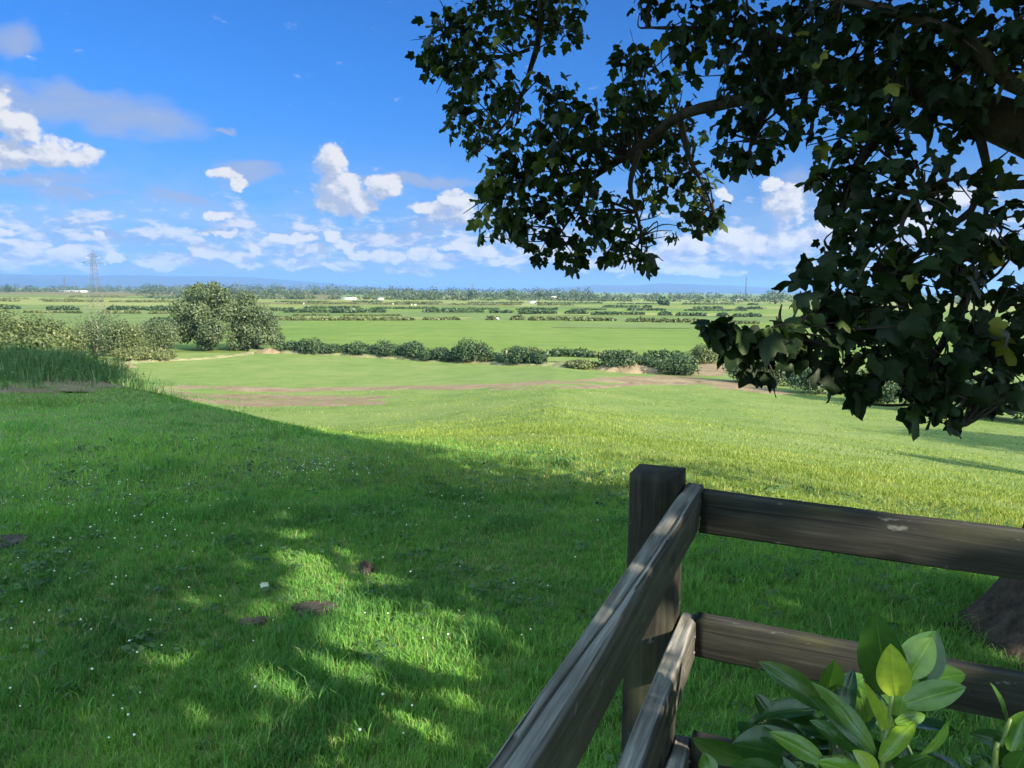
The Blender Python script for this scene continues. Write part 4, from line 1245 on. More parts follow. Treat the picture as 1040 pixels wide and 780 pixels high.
def sycamore():
    rng = np.random.default_rng(77)
    gz = float(terrain(*TRUNK))
    base = np.array([TRUNK[0], TRUNK[1], gz])
    root = thing('sycamore_tree', 'large dark leaved sycamore overhanging the lawn from the right', 'tree', tuple(base))
    A = Acc()
    # trunk with root flare
    hs = np.array([-0.25, -0.08, 0.0, 0.05, 0.1, 0.16, 0.23, 0.31, 0.4, 0.5, 0.65, 0.85, 1.1, 2.0, 2.8, 4.0, 5.5, 7.5, 9.5, 11.5])
    rs = np.array([0.62, 0.56, 0.525, 0.49, 0.462, 0.435, 0.408, 0.385, 0.362, 0.342, 0.322, 0.306, 0.295, 0.285, 0.30, 0.24, 0.19, 0.13, 0.08, 0.03])
    sides = 48; V = []; Q = []
    lean = np.array([[0, 0], [0, 0], [0, 0], [0, 0], [0, 0], [0, 0], [0, 0], [0, 0], [0, 0], [0, 0], [0, 0], [0, 0], [0, 0], [0.0, 0.0], [0.02, 0.02], [0.15, 0.1], [0.3, 0.1], [0.45, -0.1], [0.5, -0.3], [0.5, -0.3]])
    for i, (h, r) in enumerate(zip(hs, rs)):
        fl = float(np.clip((0.62 - h) / 0.7, 0, 1)) ** 1.8
        for k in range(sides):
            w = 2 * PI * k / sides
            rr = r * (1 + 0.80 * fl * math.exp(-((w - PI * 1.08) / 0.60) ** 2) + fl * (0.15 * math.sin(5 * w + 1.1) + 0.10 * math.sin(9 * w + h * 3)) + 0.02 * math.sin(13 * w + 2 * h) + 0.07 * (float(vnoise(k * 0.45, h * 2.3)) - 0.5) * 2)
            V.append(base + [lean[i, 0] + rr * math.cos(w), lean[i, 1] + rr * math.sin(w), h])
    for i in range(len(hs) - 1):
        for k in range(sides):
            k2 = (k + 1) % sides
            Q.append((i * sides + k, i * sides + k2, (i + 1) * sides + k2, (i + 1) * sides + k))
    A.add(np.array(V), Q)
    A.build('trunk', M['trunk'], root, smooth=True)

    limbs = []        # (pts, radii)

    def limb(pix, r0, r1, n=26, start=None):
        pts = [P(a, b, c) for a, b, c in pix]
        if start is not None: pts = [np.array(start)] + pts
        s = spline(pts, n)
        limbs.append((s, np.linspace(r0, r1, n) if not isinstance(r0, list) else np.interp(np.linspace(0, 1, n), np.linspace(0, 1, len(r0)), r0)))

    t0 = base + [0.0, 0.0, 2.55]
    # main limb sweeping left and away
    limb([(1028, 128, 4.0), (985, 108, 4.2), (930, 92, 4.5), (860, 73, 5.0), (800, 88, 5.4), (740, 104, 5.8), (690, 118, 6.2), (650, 150, 6.6), (612, 174, 7.0), (580, 198, 7.3)], [0.15, 0.095, 0.075, 0.06, 0.045, 0.03, 0.012], 0, 36, t0)
    # high limb, out of the picture at the top, dropping down on the far left
    limb([(900, -120, 4.6), (760, -150, 5.6), (640, -130, 6.8), (570, -70, 7.6), (551, 0, 8.0), (547, 40, 8.0), (538, 72, 8.0), (530, 96, 8.0)], [0.16, 0.12, 0.09, 0.065, 0.05, 0.04, 0.028, 0.014], 0, 34, base + [0.05, 0.05, 3.6])
    limb([(538, 50, 8.0), (520, 56, 8.0), (500, 58, 8.1), (470, 62, 8.2), (448, 50, 8.2)], 0.02, 0.005, 14)
    limb([(545, 20, 8.0), (520, 12, 8.0), (480, 16, 8.0), (440, 40, 8.0)], 0.02, 0.005, 14)
    limb([(535, 82, 8.0), (525, 110, 7.8), (500, 140, 7.7), (480, 160, 7.6)], 0.014, 0.004, 12)
    limb([(650, 150, 6.6), (640, 190, 6.6), (650, 230, 6.7), (652, 262, 6.7)], 0.03, 0.005, 14)
    limb([(690, 118, 6.2), (700, 160, 6.3), (715, 190, 6.4), (725, 215, 6.5)], 0.03, 0.004, 14)
    limb([(612, 174, 7.0), (560, 180, 7.2), (520, 190, 7.2), (500, 200, 7.2)], 0.025, 0.005, 14)
    limb([(600, 180, 7.0), (580, 220, 7.1), (560, 250, 7.2)], 0.02, 0.004, 12)
    limb([(800, 88, 5.4), (780, 110, 4.9), (765, 140, 4.6), (760, 160, 4.5)], 0.035, 0.006, 14)
    limb([(860, 73, 5.0), (790, 40, 5.0), (720, 30, 5.2), (660, 28, 5.4)], 0.05, 0.008, 18)
    # drooping boughs near the viewer
    limb([(1010, 190, 4.0), (985, 215, 3.95), (940, 250, 3.8), (890, 300, 3.5), (830, 328, 3.15), (770, 340, 2.9), (725, 331, 2.8)], [0.030, 0.018, 0.013, 0.008, 0.003], 0, 26, base + [-0.05, -0.1, 2.5])
    limb([(1030, 250, 3.8), (990, 290, 3.65), (960, 340, 3.4), (945, 390, 3.1), (960, 420, 2.95), (980, 432, 2.95)], [0.028, 0.02, 0.014, 0.008, 0.004], 0, 22, base + [-0.1, -0.15, 2.2])
    limb([(985, 112, 4.2), (998, 150, 4.0), (1003, 185, 3.9), (1000, 225, 3.8)], 0.03, 0.008, 12)
    limb([(1003, 170, 3.9), (985, 180, 3.8), (955, 185, 3.7), (930, 200, 3.6)], 0.014, 0.004, 12)
    limb([(930, 92, 4.5), (900, 130, 4.2), (870, 170, 4.0), (850, 230, 3.9), (842, 280, 3.8)], 0.045, 0.006, 18)
    limb([(1040, 90, 3.7), (980, 40, 3.7), (900, 10, 3.9), (820, -10, 4.2)], 0.05, 0.015, 18, base + [0, 0, 2.9])
    limb([(1025, 300, 3.6), (1000, 340, 3.4), (985, 365, 3.3)], 0.02, 0.005, 10, base + [-0.2, -0.1, 2.0])

    # leaf clusters seen from the lawn: x, y, depth, radius in px, share of cover
    CL = []
    def cl(x, y, d, r, k=1.0): CL.append((x, y, d, r, k))
    # far left spray
    for x, y, r, k in ((455, 38, 30, .9), (440, 60, 20, .8), (480, 20, 30, .9), (510, 42, 24, .6), (470, 78, 30, 1), (500, 92, 28, .8), (470, 112, 22, .7), (490, 130, 22, .6), (462, 128, 12, .5), (478, 150, 12, .4),
                       (530, 18, 24, .8), (560, 10, 26, .9), (580, 32, 16, .8), (555, 40, 16, .7), (522, 105, 20, .6), (520, 130, 18, .5), (430, 50, 10, .6), (575, -5, 24, .9), (505, 5, 24, .8), (545, 80, 10, .4), (486, 54, 24, .6)):
        cl(x, y, 8.0 + RNG.normal() * 0.3, r, k)
    # middle mass
    for x, y, r, k in ((565, 98, 24, .9), (590, 125, 32, 1), (560, 135, 28, 1), (530, 155, 28, 1), (510, 180, 26, 1), (505, 210, 24, 1), (500, 230, 18, .9), (540, 190, 32, .9), (545, 225, 28, .9), (520, 228, 22, .9), (575, 170, 32, .9),
                       (580, 205, 30, .8), (600, 235, 26, .9), (570, 252, 22, .9), (548, 258, 14, .8), (620, 215, 28, .8), (640, 245, 24, .9), (655, 262, 16, .9), (625, 255, 18, .8), (640, 55, 20, .9), (645, 85, 28, 1), (630, 110, 26, .9), (660, 120, 30, 1), (640, 145, 28, .9),
                       (680, 90, 26, .8), (690, 140, 28, .9), (665, 170, 28, .8), (690, 180, 22, .7), (710, 190, 22, .7), (718, 212, 18, .7), (700, 222, 16, .6), (685, 238, 10, .4), (725, 222, 12, .6), (610, 150, 26, .9), (665, 205, 18, .6), (585, 265, 14, .7), (500, 190, 14, .8)):
        cl(x, y, 6.9 + RNG.normal() * 0.35, r, k)
    # upper right mass, several layers deep
    for x, y, d, r, k in ((700, 20, 5.0, 34, 1), (680, 45, 5.2, 24, .8), (735, 50, 4.8, 38, 1.1), (765, 95, 4.6, 36, 1.1), (745, 130, 4.6, 28, 1), (760, 158, 4.5, 20, .9), (735, 160, 4.5, 16, .8), (790, 30, 4.6, 44, 1.3), (800, 80, 4.8, 40, 1.2), (840, 40, 4.2, 48, 1.3),
                          (800, 125, 4.4, 28, .9), (780, 150, 4.3, 16, .8), (850, 100, 4.4, 42, 1.2), (830, 145, 4.3, 26, .8), (900, 50, 4.0, 48, 1.3), (900, 110, 4.0, 42, 1.1), (880, 150, 4.0, 34, .9), (950, 30, 3.8, 48, 1.3), (960, 90, 3.9, 40, 1.1), (930, 140, 3.9, 34, .9),
                          (1010, 20, 3.7, 48, 1.2), (1015, 75, 3.7, 34, .9), (985, 130, 4.2, 24, .7), (1050, 50, 3.7, 40, 1), (840, 8, 5.5, 40, 1.2), (740, 8, 5.6, 36, 1.2), (930, 10, 5.0, 44, 1.2), (665, 8, 5.6, 24, .8), (870, 70, 5.2, 40, 1), (960, 60, 5, 40, 1), (1000, 45, 4.8, 44, 1), (780, 60, 5.4, 40, 1)):
        cl(x, y, d, r, k)
    # right hand curtain
    for x, y, d, r, k in ((850, 190, 3.9, 26, .8), (842, 180, 3.9, 18, .7), (870, 210, 3.8, 34, .9), (850, 240, 3.7, 26, .9), (835, 265, 3.6, 22, .8), (880, 255, 3.6, 36, 1), (900, 215, 3.7, 34, .9), (930, 180, 3.6, 26, .7), (940, 240, 3.5, 36, .8), (920, 275, 3.4, 34, .9), (970, 200, 3.6, 32, .8),
                          (985, 240, 3.6, 34, .9), (1010, 215, 3.6, 30, .8), (1000, 275, 3.5, 30, .8), (960, 285, 3.3, 34, .9), (1015, 175, 3.7, 18, .7), (1035, 240, 3.6, 18, .5), (1040, 300, 3.4, 26, .7), (830, 300, 3.1, 30, 1), (855, 320, 3.1, 34, 1.1), (900, 310, 3.2, 40, 1.2), (950, 320, 3.2, 38, 1.1),
                          (1000, 325, 3.2, 36, 1.0), (1035, 340, 3.2, 36, 1.1), (810, 325, 2.95, 24, 1), (785, 335, 2.9, 24, 1), (760, 335, 2.85, 18, 1), (738, 333, 2.8, 14, .9), (722, 330, 2.8, 8, .6), (750, 355, 2.85, 14, .9), (790, 360, 2.85, 26, 1), (830, 355, 2.9, 30, 1), (870, 360, 2.95, 32, 1.1), (915, 355, 3, 34, 1.2),
                          (960, 365, 3, 32, 1.1), (1000, 375, 3, 30, 1), (1035, 380, 3.1, 28, 1), (850, 385, 2.9, 16, .8), (885, 390, 2.9, 18, .9), (925, 390, 2.9, 26, 1.1), (960, 400, 2.9, 24, 1), (930, 412, 2.9, 14, .9), (962, 418, 2.9, 12, .9), (995, 400, 3, 16, .8), (770, 375, 2.85, 10, .8), (865, 400, 2.9, 8, .6),
                          (1040, 130, 3.9, 20, .4), (900, 285, 3.2, 34, 1), (940, 262, 3.3, 34, 1), (975, 255, 3.4, 30, 1), (870, 300, 3.1, 30, 1), (1000, 240, 3.4, 26, .9), (800, 345, 2.8, 22, 1), (905, 330, 2.95, 36, 1), (985, 345, 3.0, 34, 1), (850, 345, 2.85, 26, 1), (1025, 365, 3.0, 30, 1), (940, 375, 2.9, 30, 1), (1020, 395, 3.0, 22, .9), (880, 170, 3.9, 26, .7), (910, 195, 3.9, 26, .7)):
        cl(x, y, d, r, k)

    LV = []; LFc = []; LT = []; nv = 0
    TW = Acc()
    allp = np.concatenate([l[0] for l in limbs])

    def cluster(c, r, n, size, tw=5, tbase=0.42, up=0.0):
        nonlocal nv
        d = rng.normal(size=(n, 3)); d /= np.linalg.norm(d, axis=1)[:, None]
        rad = rng.random(n) ** 0.42
        pts = c + d * rad[:, None] * r * np.array([1.0, 1.0, 0.92])
        # twigs from the nearest bough into the cluster; leaves gather round them
        j = np.argmin(np.sum((allp - c) ** 2, 1)); a = allp[j]
        ends = []
        for _ in range(tw):
            e = c + rng.normal(size=3) * r * 0.55
            m = (a + e) / 2 + rng.normal(size=3) * 0.12 * np.linalg.norm(e - a) + np.array([0, 0, 0.06 * np.linalg.norm(e - a)])
            if np.linalg.norm(e - a) < 3.2:
                TW.tube(spline([a, m, e], 7), np.linspace(0.009, 0.0025, 7), 4)
            ends.append(e)
        sz = size * (0.40 + 0.95 * rng.random(n) ** 1.2)
        t = np.clip(tbase + rng.normal(size=n) * 0.24 + 0.22 * (rng.random() - 0.5), 0, 0.95)
        t = np.where(rng.random(n) < 0.012, 0.97, t)
        V, F, T = maple_leaves(pts, sz, d, rng, t)
        LV.append(V); LFc.append(F + nv); LT.append(T); nv += len(V)

    for (x, y, d, r, k) in CL:
        c = P(x, y, d); s = d / FPX
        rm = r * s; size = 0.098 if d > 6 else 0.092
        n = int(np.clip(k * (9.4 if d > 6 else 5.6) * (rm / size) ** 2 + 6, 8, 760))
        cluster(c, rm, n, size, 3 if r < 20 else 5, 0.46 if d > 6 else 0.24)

    # unseen rest of the crown, its shape carved to cast the lawn's shade
    made = 0; tries = 0
    while made < CROWN_N and tries < 60000:
        tries += 1
        q = rng.normal(size=3); q /= np.linalg.norm(q)
        rr = rng.random() ** 0.4
        p = base + np.array([0.7, -1.8, 7.2]) + q * rr * np.array([7.2, 7.4, 6.4])
        if p[2] < HC + 0.9: continue
        r = 0.55 + 0.5 * rng.random()
        px, py, z = project(p)
        if z > 0.3:
            m = r / z * FPX
            if -m - 30 < px < 1040 + m + 30 and -m - 30 < py < 780 + m + 30: continue
        elif z > -0.5 and np.hypot(p[0], p[1]) < 1.2 and p[2] < HC + 2: continue
        if np.hypot(p[0] + 0.4, p[1] - 1.4) < 2.7: continue
        sx, sy = shadow_pt(p)
        pad = [(SUNXY[0] * u * 2.2 * r - SUNXY[1] * v * r, SUNXY[1] * u * 2.2 * r + SUNXY[0] * v * r) for u, v in ((0, 0), (1, 0), (-1, 0), (0.5, 0), (-0.5, 0), (0, 1), (0, -1), (0, 0.5), (0, -0.5), (0.6, 0.6), (-0.6, 0.6), (0.6, -0.6), (-0.6, -0.6))]
        jx, jy = rng.normal(size=2) * 0.75
        if rng.random() > 0.008 and any(bool(lit_target(np.array(sx + a), np.array(sy + b), jx, jy)) for a, b in pad): continue
        cluster(p, r, int(50 + 55 * r), 0.19, 0, 0.45)
        made += 1
    # unseen leaf clusters added on the sun's line to shade rails and curtain
    for it in range(1500):
        q = np.array([rng.uniform(0.5, 2.4), rng.uniform(1.2, 3.6), HC - rng.uniform(0.5, 1.6)])
        if it % 2: q = np.array([rng.uniform(0.7, 2.4), rng.uniform(2.7, 3.5), HC + rng.uniform(-0.5, 0.7)])
        t = rng.uniform(4.0, 9.0)
        p = q + SUN / math.cos(SUN_EL) * t
        if p[2] < HC + 0.7: continue
        r = rng.uniform(0.22, 0.45)
        px, py, z = project(p)
        if z > 0.3 and -120 < px < 1160 and -160 < py < 940: continue
        sx, sy = shadow_pt(p)
        if any(bool(lit_target(np.array(sx + SUNXY[0] * u * 2.2 * r - SUNXY[1] * v * r), np.array(sy + SUNXY[1] * u * 2.2 * r + SUNXY[0] * v * r), 0, 0, 1.0)) for u, v in ((0, 0), (1, 0), (-1, 0), (0, 1), (0, -1), (0.6, 0.6), (-0.6, -0.6), (0.6, -0.6), (-0.6, 0.6))): continue
        cluster(p, r, int(60 * r + 36), 0.17, 0, 0.4)
        made += 1
        if made > CROWN_N + 105: break
    # boughs carrying the upper crown
    U = Acc()
    for k in range(12):
        a = k * 2.4; e = base + np.array([0.9 + 4.6 * math.cos(a), -1.4 + 4.4 * math.sin(a), 6.5 + 3.5 * rng.random()])
        s0 = base + [0.2, 0, 3.0 + 0.5 * k]
        px, py, z = project(e)
        if z > 0.3 and -60 < px < 1100 and -60 < py < 840: continue
        U.tube(spline([s0, (s0 + e) / 2 + [0, 0, 0.9], e], 12), np.linspace(0.12, 0.02, 12), 6)
    for (s, r) in limbs: U.tube(s, r, 8, 0.12)
    U.V += TW.V; U.t += TW.t; U.Q += [q + U.n for q in TW.Q]; U.T += [q + U.n for q in TW.T]; U.n += TW.n
    U.build('boughs', M['bark'], root, smooth=True)
    mesh_np('crown', np.concatenate(LV), np.concatenate(LFc), M['maple'], root, tint=np.concatenate(LT))
    print('sycamore leaves', nv // len(_lv), 'clusters', made)


CROWN_N = 1150
sycamore()

# trees beyond the right edge of the picture, whose shadows cross the field
for i, (px, py, dist, hh) in enumerate(((850, 431, 30, 14.0), (940, 464, 19, 10.0))):
    c = G(px, py)
    b = np.array([c[0] + SUNXY[0] * dist, c[1] + SUNXY[1] * dist, 0]); b[2] = float(terrain(b[0], b[1]))
    x, y, z = project(b)
    bush('field_edge_tree', ['tall tree past the right picture edge, shadow across the field', 'smaller tree past the right picture edge, nearer the fence'][i], 'tree', b, hh * 0.85, hh * 0.85, hh, M['hedge'], 6500, 0.3, seed=500 + i, lobes=16, low=0.1)
    print('edge tree', b, x, y)

# ------------------------------------------------------------------ laurel
def laurel_leaf(base, tip, width, facing, fold=0.25, curl=0.12, nseg=14):
    base = np.array(base); tip = np.array(tip)
    ax = tip - base; Ln = np.linalg.norm(ax); ax = ax / Ln
    fz = facing - ax * np.dot(facing, ax); fz /= np.linalg.norm(fz)
    sd = np.cross(ax, fz)
    V = []
    for i in range(nseg + 1):
        f = i / nseg
        wd = width * 0.5 * (math.sin(PI * min(1, 0.06 + f * 0.94)) ** 0.72) * (1 - 0.18 * (f - 0.5)) * (1 if f < 0.985 else 0.08)
        bend = -curl * Ln * (f - 0.2) ** 2
        for g in (-1, -0.55, -0.07, 0, 0.07, 0.55, 1):
            V.append(base + ax * Ln * f + sd * wd * g + fz * (bend + fold * wd * abs(g) - 0.05 * wd * math.sin(PI * abs(g)) * (1 + 0.6 * math.sin(f * 34 + 3 * abs(g))) + (0.0006 if g == 0 else 0)))
    Q = [(i * 7 + j, i * 7 + j + 1, (i + 1) * 7 + j + 1, (i + 1) * 7 + j) for i in range(nseg) for j in range(6)]
    return np.array(V), Q


RIB = np.array([0.0, 0.02, -0.03, 0.24, -0.03, 0.02, 0.0])


def laurel(name, label, cpx, leaves, shoots, filler, seed):
    """leaves: (bx,by,tx,ty,width px,depth,tint,young)"""
    rng = np.random.default_rng(seed)
    gp = P(cpx, 800, 1.25)
    base = np.array([gp[0], gp[1], float(terrain(gp[0], gp[1]))])
    root = thing(name, label, 'shrub', tuple(base))
    old = Acc(); yng = Acc(); st = Acc()
    for (bx, by, tx, ty, w, d, t, young) in leaves:
        b = P(bx, by, d); e = P(tx, ty, d + 0.03 * rng.normal())
        view = ORG - (b + e) / 2; view /= np.linalg.norm(view)
        fac = (view * 1.0 + np.array([0, 0, 0.25]) + rng.normal(size=3) * 0.12) if young else (view * 0.8 + np.array([0, 0, 0.65]) + rng.normal(size=3) * 0.25)
        V, Q = laurel_leaf(b, e, w * d / FPX * 1.15, fac, 0.18 + 0.2 * rng.random(), 0.10 + 0.12 * rng.random())
        (yng if young else old).add(V, Q, (), np.clip(t + rng.normal() * 0.04 + np.tile(RIB, len(V) // 7), 0, 1))
    for (x0, y0, x1, y1, d) in shoots:
        a = P(x0, y0, d); e = P(x1, y1, d)
        st.tube(spline([base + [0.02, 0, 0.0], base * 0.5 + a * 0.5 + [0.03, 0.02, 0], a, (a + e) / 2, e], 14), np.linspace(0.0065, 0.003, 14), 7)
    for _ in range(filler[0]):
        x = rng.uniform(filler[1], filler[2]); y = rng.uniform(filler[3], filler[4]); d = rng.uniform(1.2, 1.5)
        b = P(x, y, d)
        dr = np.array([rng.normal(), rng.normal() * 0.6, 0.15 + 0.5 * rng.random()]); dr /= np.linalg.norm(dr)
        e = b + dr * rng.uniform(0.08, 0.13)
        fac = np.array([0, -0.5, 0.8]) + rng.normal(size=3) * 0.45
        V, Q = laurel_leaf(b, e, rng.uniform(0.035, 0.05), fac, 0.25, 0.2)
        old.add(V, Q, (), np.clip(rng.uniform(0.02, 0.35) + np.tile(RIB, len(V) // 7), 0, 1))
    old.build('foliage', M['laurel'], root, smooth=True)
    if yng.V: yng.build('young_shoot', M['laurel'], root, smooth=True)
    st.build('stem', M['laurel_stem'], root, smooth=True)


def c5(bx, by, tx, ty, w, d, t, y=False):
    s = 0.327
    return (700 + bx * s, 580 + by * s, 700 + tx * s, 580 + ty * s, w * s, d, t, y)


laurel('laurel_shrub', 'glossy green laurel with a pale young shoot inside the fence corner', 880,
       [c5(620, 385, 575, 140, 128, 1.30, 0.42), c5(640, 388, 628, 238, 92, 1.22, 0.88, True), c5(680, 330, 755, 205, 84, 1.26, 0.88, True), c5(690, 350, 765, 185, 118, 1.33, 0.36), c5(672, 412, 858, 356, 80, 1.22, 0.66),
        c5(690, 350, 862, 315, 84, 1.34, 0.28), c5(612, 490, 556, 358, 34, 1.20, 0.90, True), c5(545, 470, 535, 360, 62, 1.26, 0.58), c5(596, 590, 705, 455, 58, 1.2, 0.86, True), c5(575, 560, 410, 345, 66, 1.18, 0.62),
        c5(580, 570, 395, 385, 62, 1.22, 0.48), c5(410, 420, 236, 280, 78, 1.24, 0.50), c5(430, 380, 455, 286, 66, 1.30, 0.60), c5(455, 390, 560, 322, 74, 1.32, 0.30), c5(415, 590, 262, 500, 62, 1.16, 0.68), c5(530, 560, 375, 455, 58, 1.2, 0.40),
        c5(290, 570, 138, 535, 120, 1.24, 0.20), c5(60, 640, 48, 565, 64, 1.2, 0.62), c5(560, 640, 400, 590, 56, 1.15, 0.74, True), c5(640, 640, 752, 568, 62, 1.2, 0.55), c5(585, 640, 520, 560, 60, 1.15, 0.82, True), c5(390, 430, 215, 440, 60, 1.3, 0.14),
        c5(400, 470, 250, 400, 66, 1.3, 0.22), c5(640, 470, 745, 445, 40, 1.24, 0.7, True), c5(300, 640, 150, 590, 64, 1.2, 0.5), c5(360, 520, 215, 470, 64, 1.32, 0.15), c5(480, 520, 330, 470, 58, 1.28, 0.25), c5(630, 560, 600, 400, 40, 1.24, 0.80, True)],
       [(896, 776, 906, 706, 1.23), (880, 780, 832, 712, 1.24), (870, 790, 790, 750, 1.22)], (70, 755, 960, 735, 860), 5)
laurel('laurel_shrub', 'dim laurel sprig at the lower right corner', 1030,
       [c5(990, 600, 955, 505, 84, 1.25, 0.22), c5(1000, 560, 1050, 425, 66, 1.2, 0.60), c5(850, 630, 905, 575, 60, 1.25, 0.30), c5(1000, 640, 1045, 560, 70, 1.2, 0.48), c5(930, 640, 850, 575, 60, 1.22, 0.55), c5(1040, 640, 1000, 555, 60, 1.25, 0.25), c5(1080, 600, 1010, 480, 60, 1.25, 0.3)],
       [(1010, 780, 1026, 730, 1.22)], (18, 985, 1090, 745, 850), 6)

# ------------------------------------------------------------------ grass
def grass_cloud(n, r0, r1, amin, amax, hmean, wid, rng, curve=True, power=0.0):
    """blades scattered round the viewpoint, thinning out with distance; returns V, F, tint"""
    u = rng.random(n)
    r = r0 * (r1 / r0) ** u if power == 0 else (r0 ** power + u * (r1 ** power - r0 ** power)) ** (1 / power)
    a = rng.uniform(amin, amax, n)
    x, y = r * np.sin(a), r * np.cos(a)
    # tufts: pull part of the blades towards clump centres
    ix, iy = np.floor(x / 0.13).astype(int), np.floor(y / 0.13).astype(int)
    cx = (ix + _perm[ix & 255, iy & 255] * 1.6 - 0.3) * 0.13
    cy = (iy + _perm[(iy * 7 + 31) & 255, (ix * 3 + 11) & 255] * 1.6 - 0.3) * 0.13
    pull = (rng.random(n) < 0.5) * 0.75 * rng.random(n) * (r < 12)
    x = x + (cx - x) * pull; y = y + (cy - y) * pull
    keep = np.ones(n, bool)
    for (bx, by, ra, rb) in BARE:
        q = ((x - bx) / ra) ** 2 + ((y - by) / rb) ** 2 + 0.9 * (fbm(x * 3.1, y * 3.1, 3) - 0.5)
        keep &= ~((q < 0.9) & (rng.random(n) < 0.88))
    keep &= np.hypot(x - TRUNK[0], y - TRUNK[1]) > 0.42
    far = np.where((y > 50) & keep)[0]
    for ts, f in ((trk_s, 0.50), (trk2_s, 0.45)):
        if len(far):
            d = np.min(np.hypot(x[far, None] - ts[None, ::2, 0], y[far, None] - ts[None, ::2, 1]) - f * ts[None, ::2, 2], axis=1)
            keep[far[d < 0.35 * (rng.random(len(far)) - 0.4)]] = False
    for (sx_, sy_, ra_, rb_) in SOIL:
        keep &= ~((((x - sx_) / ra_) ** 2 + ((y - sy_) / rb_) ** 2 < 0.75) & (rng.random(n) < 0.75))
    keep &= rng.random(n) > 0.96 * sstep(0.42, 1.0, r / r1) * (10 < r1 < 40)
    x, y, r = x[keep], y[keep], r[keep]
    n = len(x)
    z = terrain(x, y)
    patchy = fbm(x * 0.9, y * 0.9, 4); pat2 = fbm(x * 0.25 + 30, y * 0.25, 3)
    tuft = sstep(0.56, 0.72, fbm(x * 1.9 + 11, y * 1.9, 3))
    h = hmean * (0.30 + 1.2 * patchy) * (0.5 + 0.9 * rng.random(n)) * (0.7 + 0.7 * pat2) * (1 + 0.7 * tuft)
    tall = rng.random(n) < 0.012
    h = np.where(tall & (r < 12), h * 2.1, h)
    if 10 < r1 < 40: h = h * (1 - 0.62 * sstep(0.30, 0.9, r / r1))
    w = wid * (1 + r / 7.0) * (0.6 + 0.8 * rng.random(n))
    yaw = rng.random(n) * 2 * PI
    la = rng.random(n) * 2 * PI
    lean = (0.25 + 0.75 * rng.random(n)) * h * 0.85
    dx, dy = np.cos(la) * lean, np.sin(la) * lean
    sx, sy = np.cos(yaw) * w / 2, np.sin(yaw) * w / 2
    t = np.clip(0.16 + 0.62 * rng.random(n) * 0.8 + 0.7 * (pat2 - 0.5) + 0.5 * (fbm(x * 2.7, y * 2.7 + 40, 3) - 0.5) - 0.16 * tuft, 0, 0.88)
    dry = 0.018 + 0.11 * sstep(0.60, 0.75, fbm(x * 0.8 + 70, y * 0.8, 4))
    t = np.where(rng.random(n) < dry, 0.93 + 0.07 * rng.random(n), t)
    b0 = np.stack([x - sx, y - sy, z - 0.01], 1); b1 = np.stack([x + sx, y + sy, z - 0.01], 1)
    if curve:
        m0 = np.stack([x + dx * 0.32 - sx * 0.8, y + dy * 0.32 - sy * 0.8, z + h * 0.62], 1); m1 = np.stack([x + dx * 0.32 + sx * 0.8, y + dy * 0.32 + sy * 0.8, z + h * 0.62], 1)
        tp = np.stack([x + dx, y + dy, z + h * 0.92], 1)
        V = np.stack([b0, b1, m1, m0, tp], 1).reshape(-1, 3)
        k = np.arange(n)[:, None] * 5
        return V, [k + np.array([[0, 1, 2, 3]]), k + np.array([[3, 2, 4]])], np.repeat(t, 5)
    tp = np.stack([x + dx, y + dy, z + h], 1)
    V = np.stack([b0, b1, tp], 1).reshape(-1, 3)
    return V, [np.arange(n * 3).reshape(n, 3)], np.repeat(t, 3)


rg = np.random.default_rng(9)
AM = math.radians(48)
V, F, t = grass_cloud(int(GN[0]) if 'GN' in globals() else 430000, 0.9, 7.0, -AM, AM, 0.050, 0.0024, rg, True, 0.9)
props(mesh_np('grass', V, F, M['grass'], tint=t), 'short lush lawn grass in the shade near the fence', 'grass', kind='stuff')
V, F, t = grass_cloud(260000, 6.6, 26.0, -AM, AM, 0.056, 0.0032, rg, True, 0.35)
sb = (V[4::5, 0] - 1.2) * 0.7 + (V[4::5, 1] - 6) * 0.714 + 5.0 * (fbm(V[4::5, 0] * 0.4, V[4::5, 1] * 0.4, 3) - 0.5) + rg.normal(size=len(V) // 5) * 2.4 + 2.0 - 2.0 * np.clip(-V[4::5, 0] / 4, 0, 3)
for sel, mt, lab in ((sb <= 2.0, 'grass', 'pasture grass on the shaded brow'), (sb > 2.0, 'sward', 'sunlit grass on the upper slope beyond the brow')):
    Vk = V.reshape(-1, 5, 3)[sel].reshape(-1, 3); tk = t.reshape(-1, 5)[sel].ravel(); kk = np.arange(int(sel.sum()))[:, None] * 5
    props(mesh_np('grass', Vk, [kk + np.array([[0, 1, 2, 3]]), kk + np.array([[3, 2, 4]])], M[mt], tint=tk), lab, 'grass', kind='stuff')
V, F, t = grass_cloud(170000, 14.0, 85.0, -AM, AM, 0.060, 0.0055, rg, False, 0.3)
s_ = (V[:, 0] - 1.2) * 0.7 + (V[:, 1] - 6) * 0.714
props(mesh_np('grass', V, F, M['sward'], tint=t), 'sunlit sward of the sloping field', 'grass', kind='stuff')


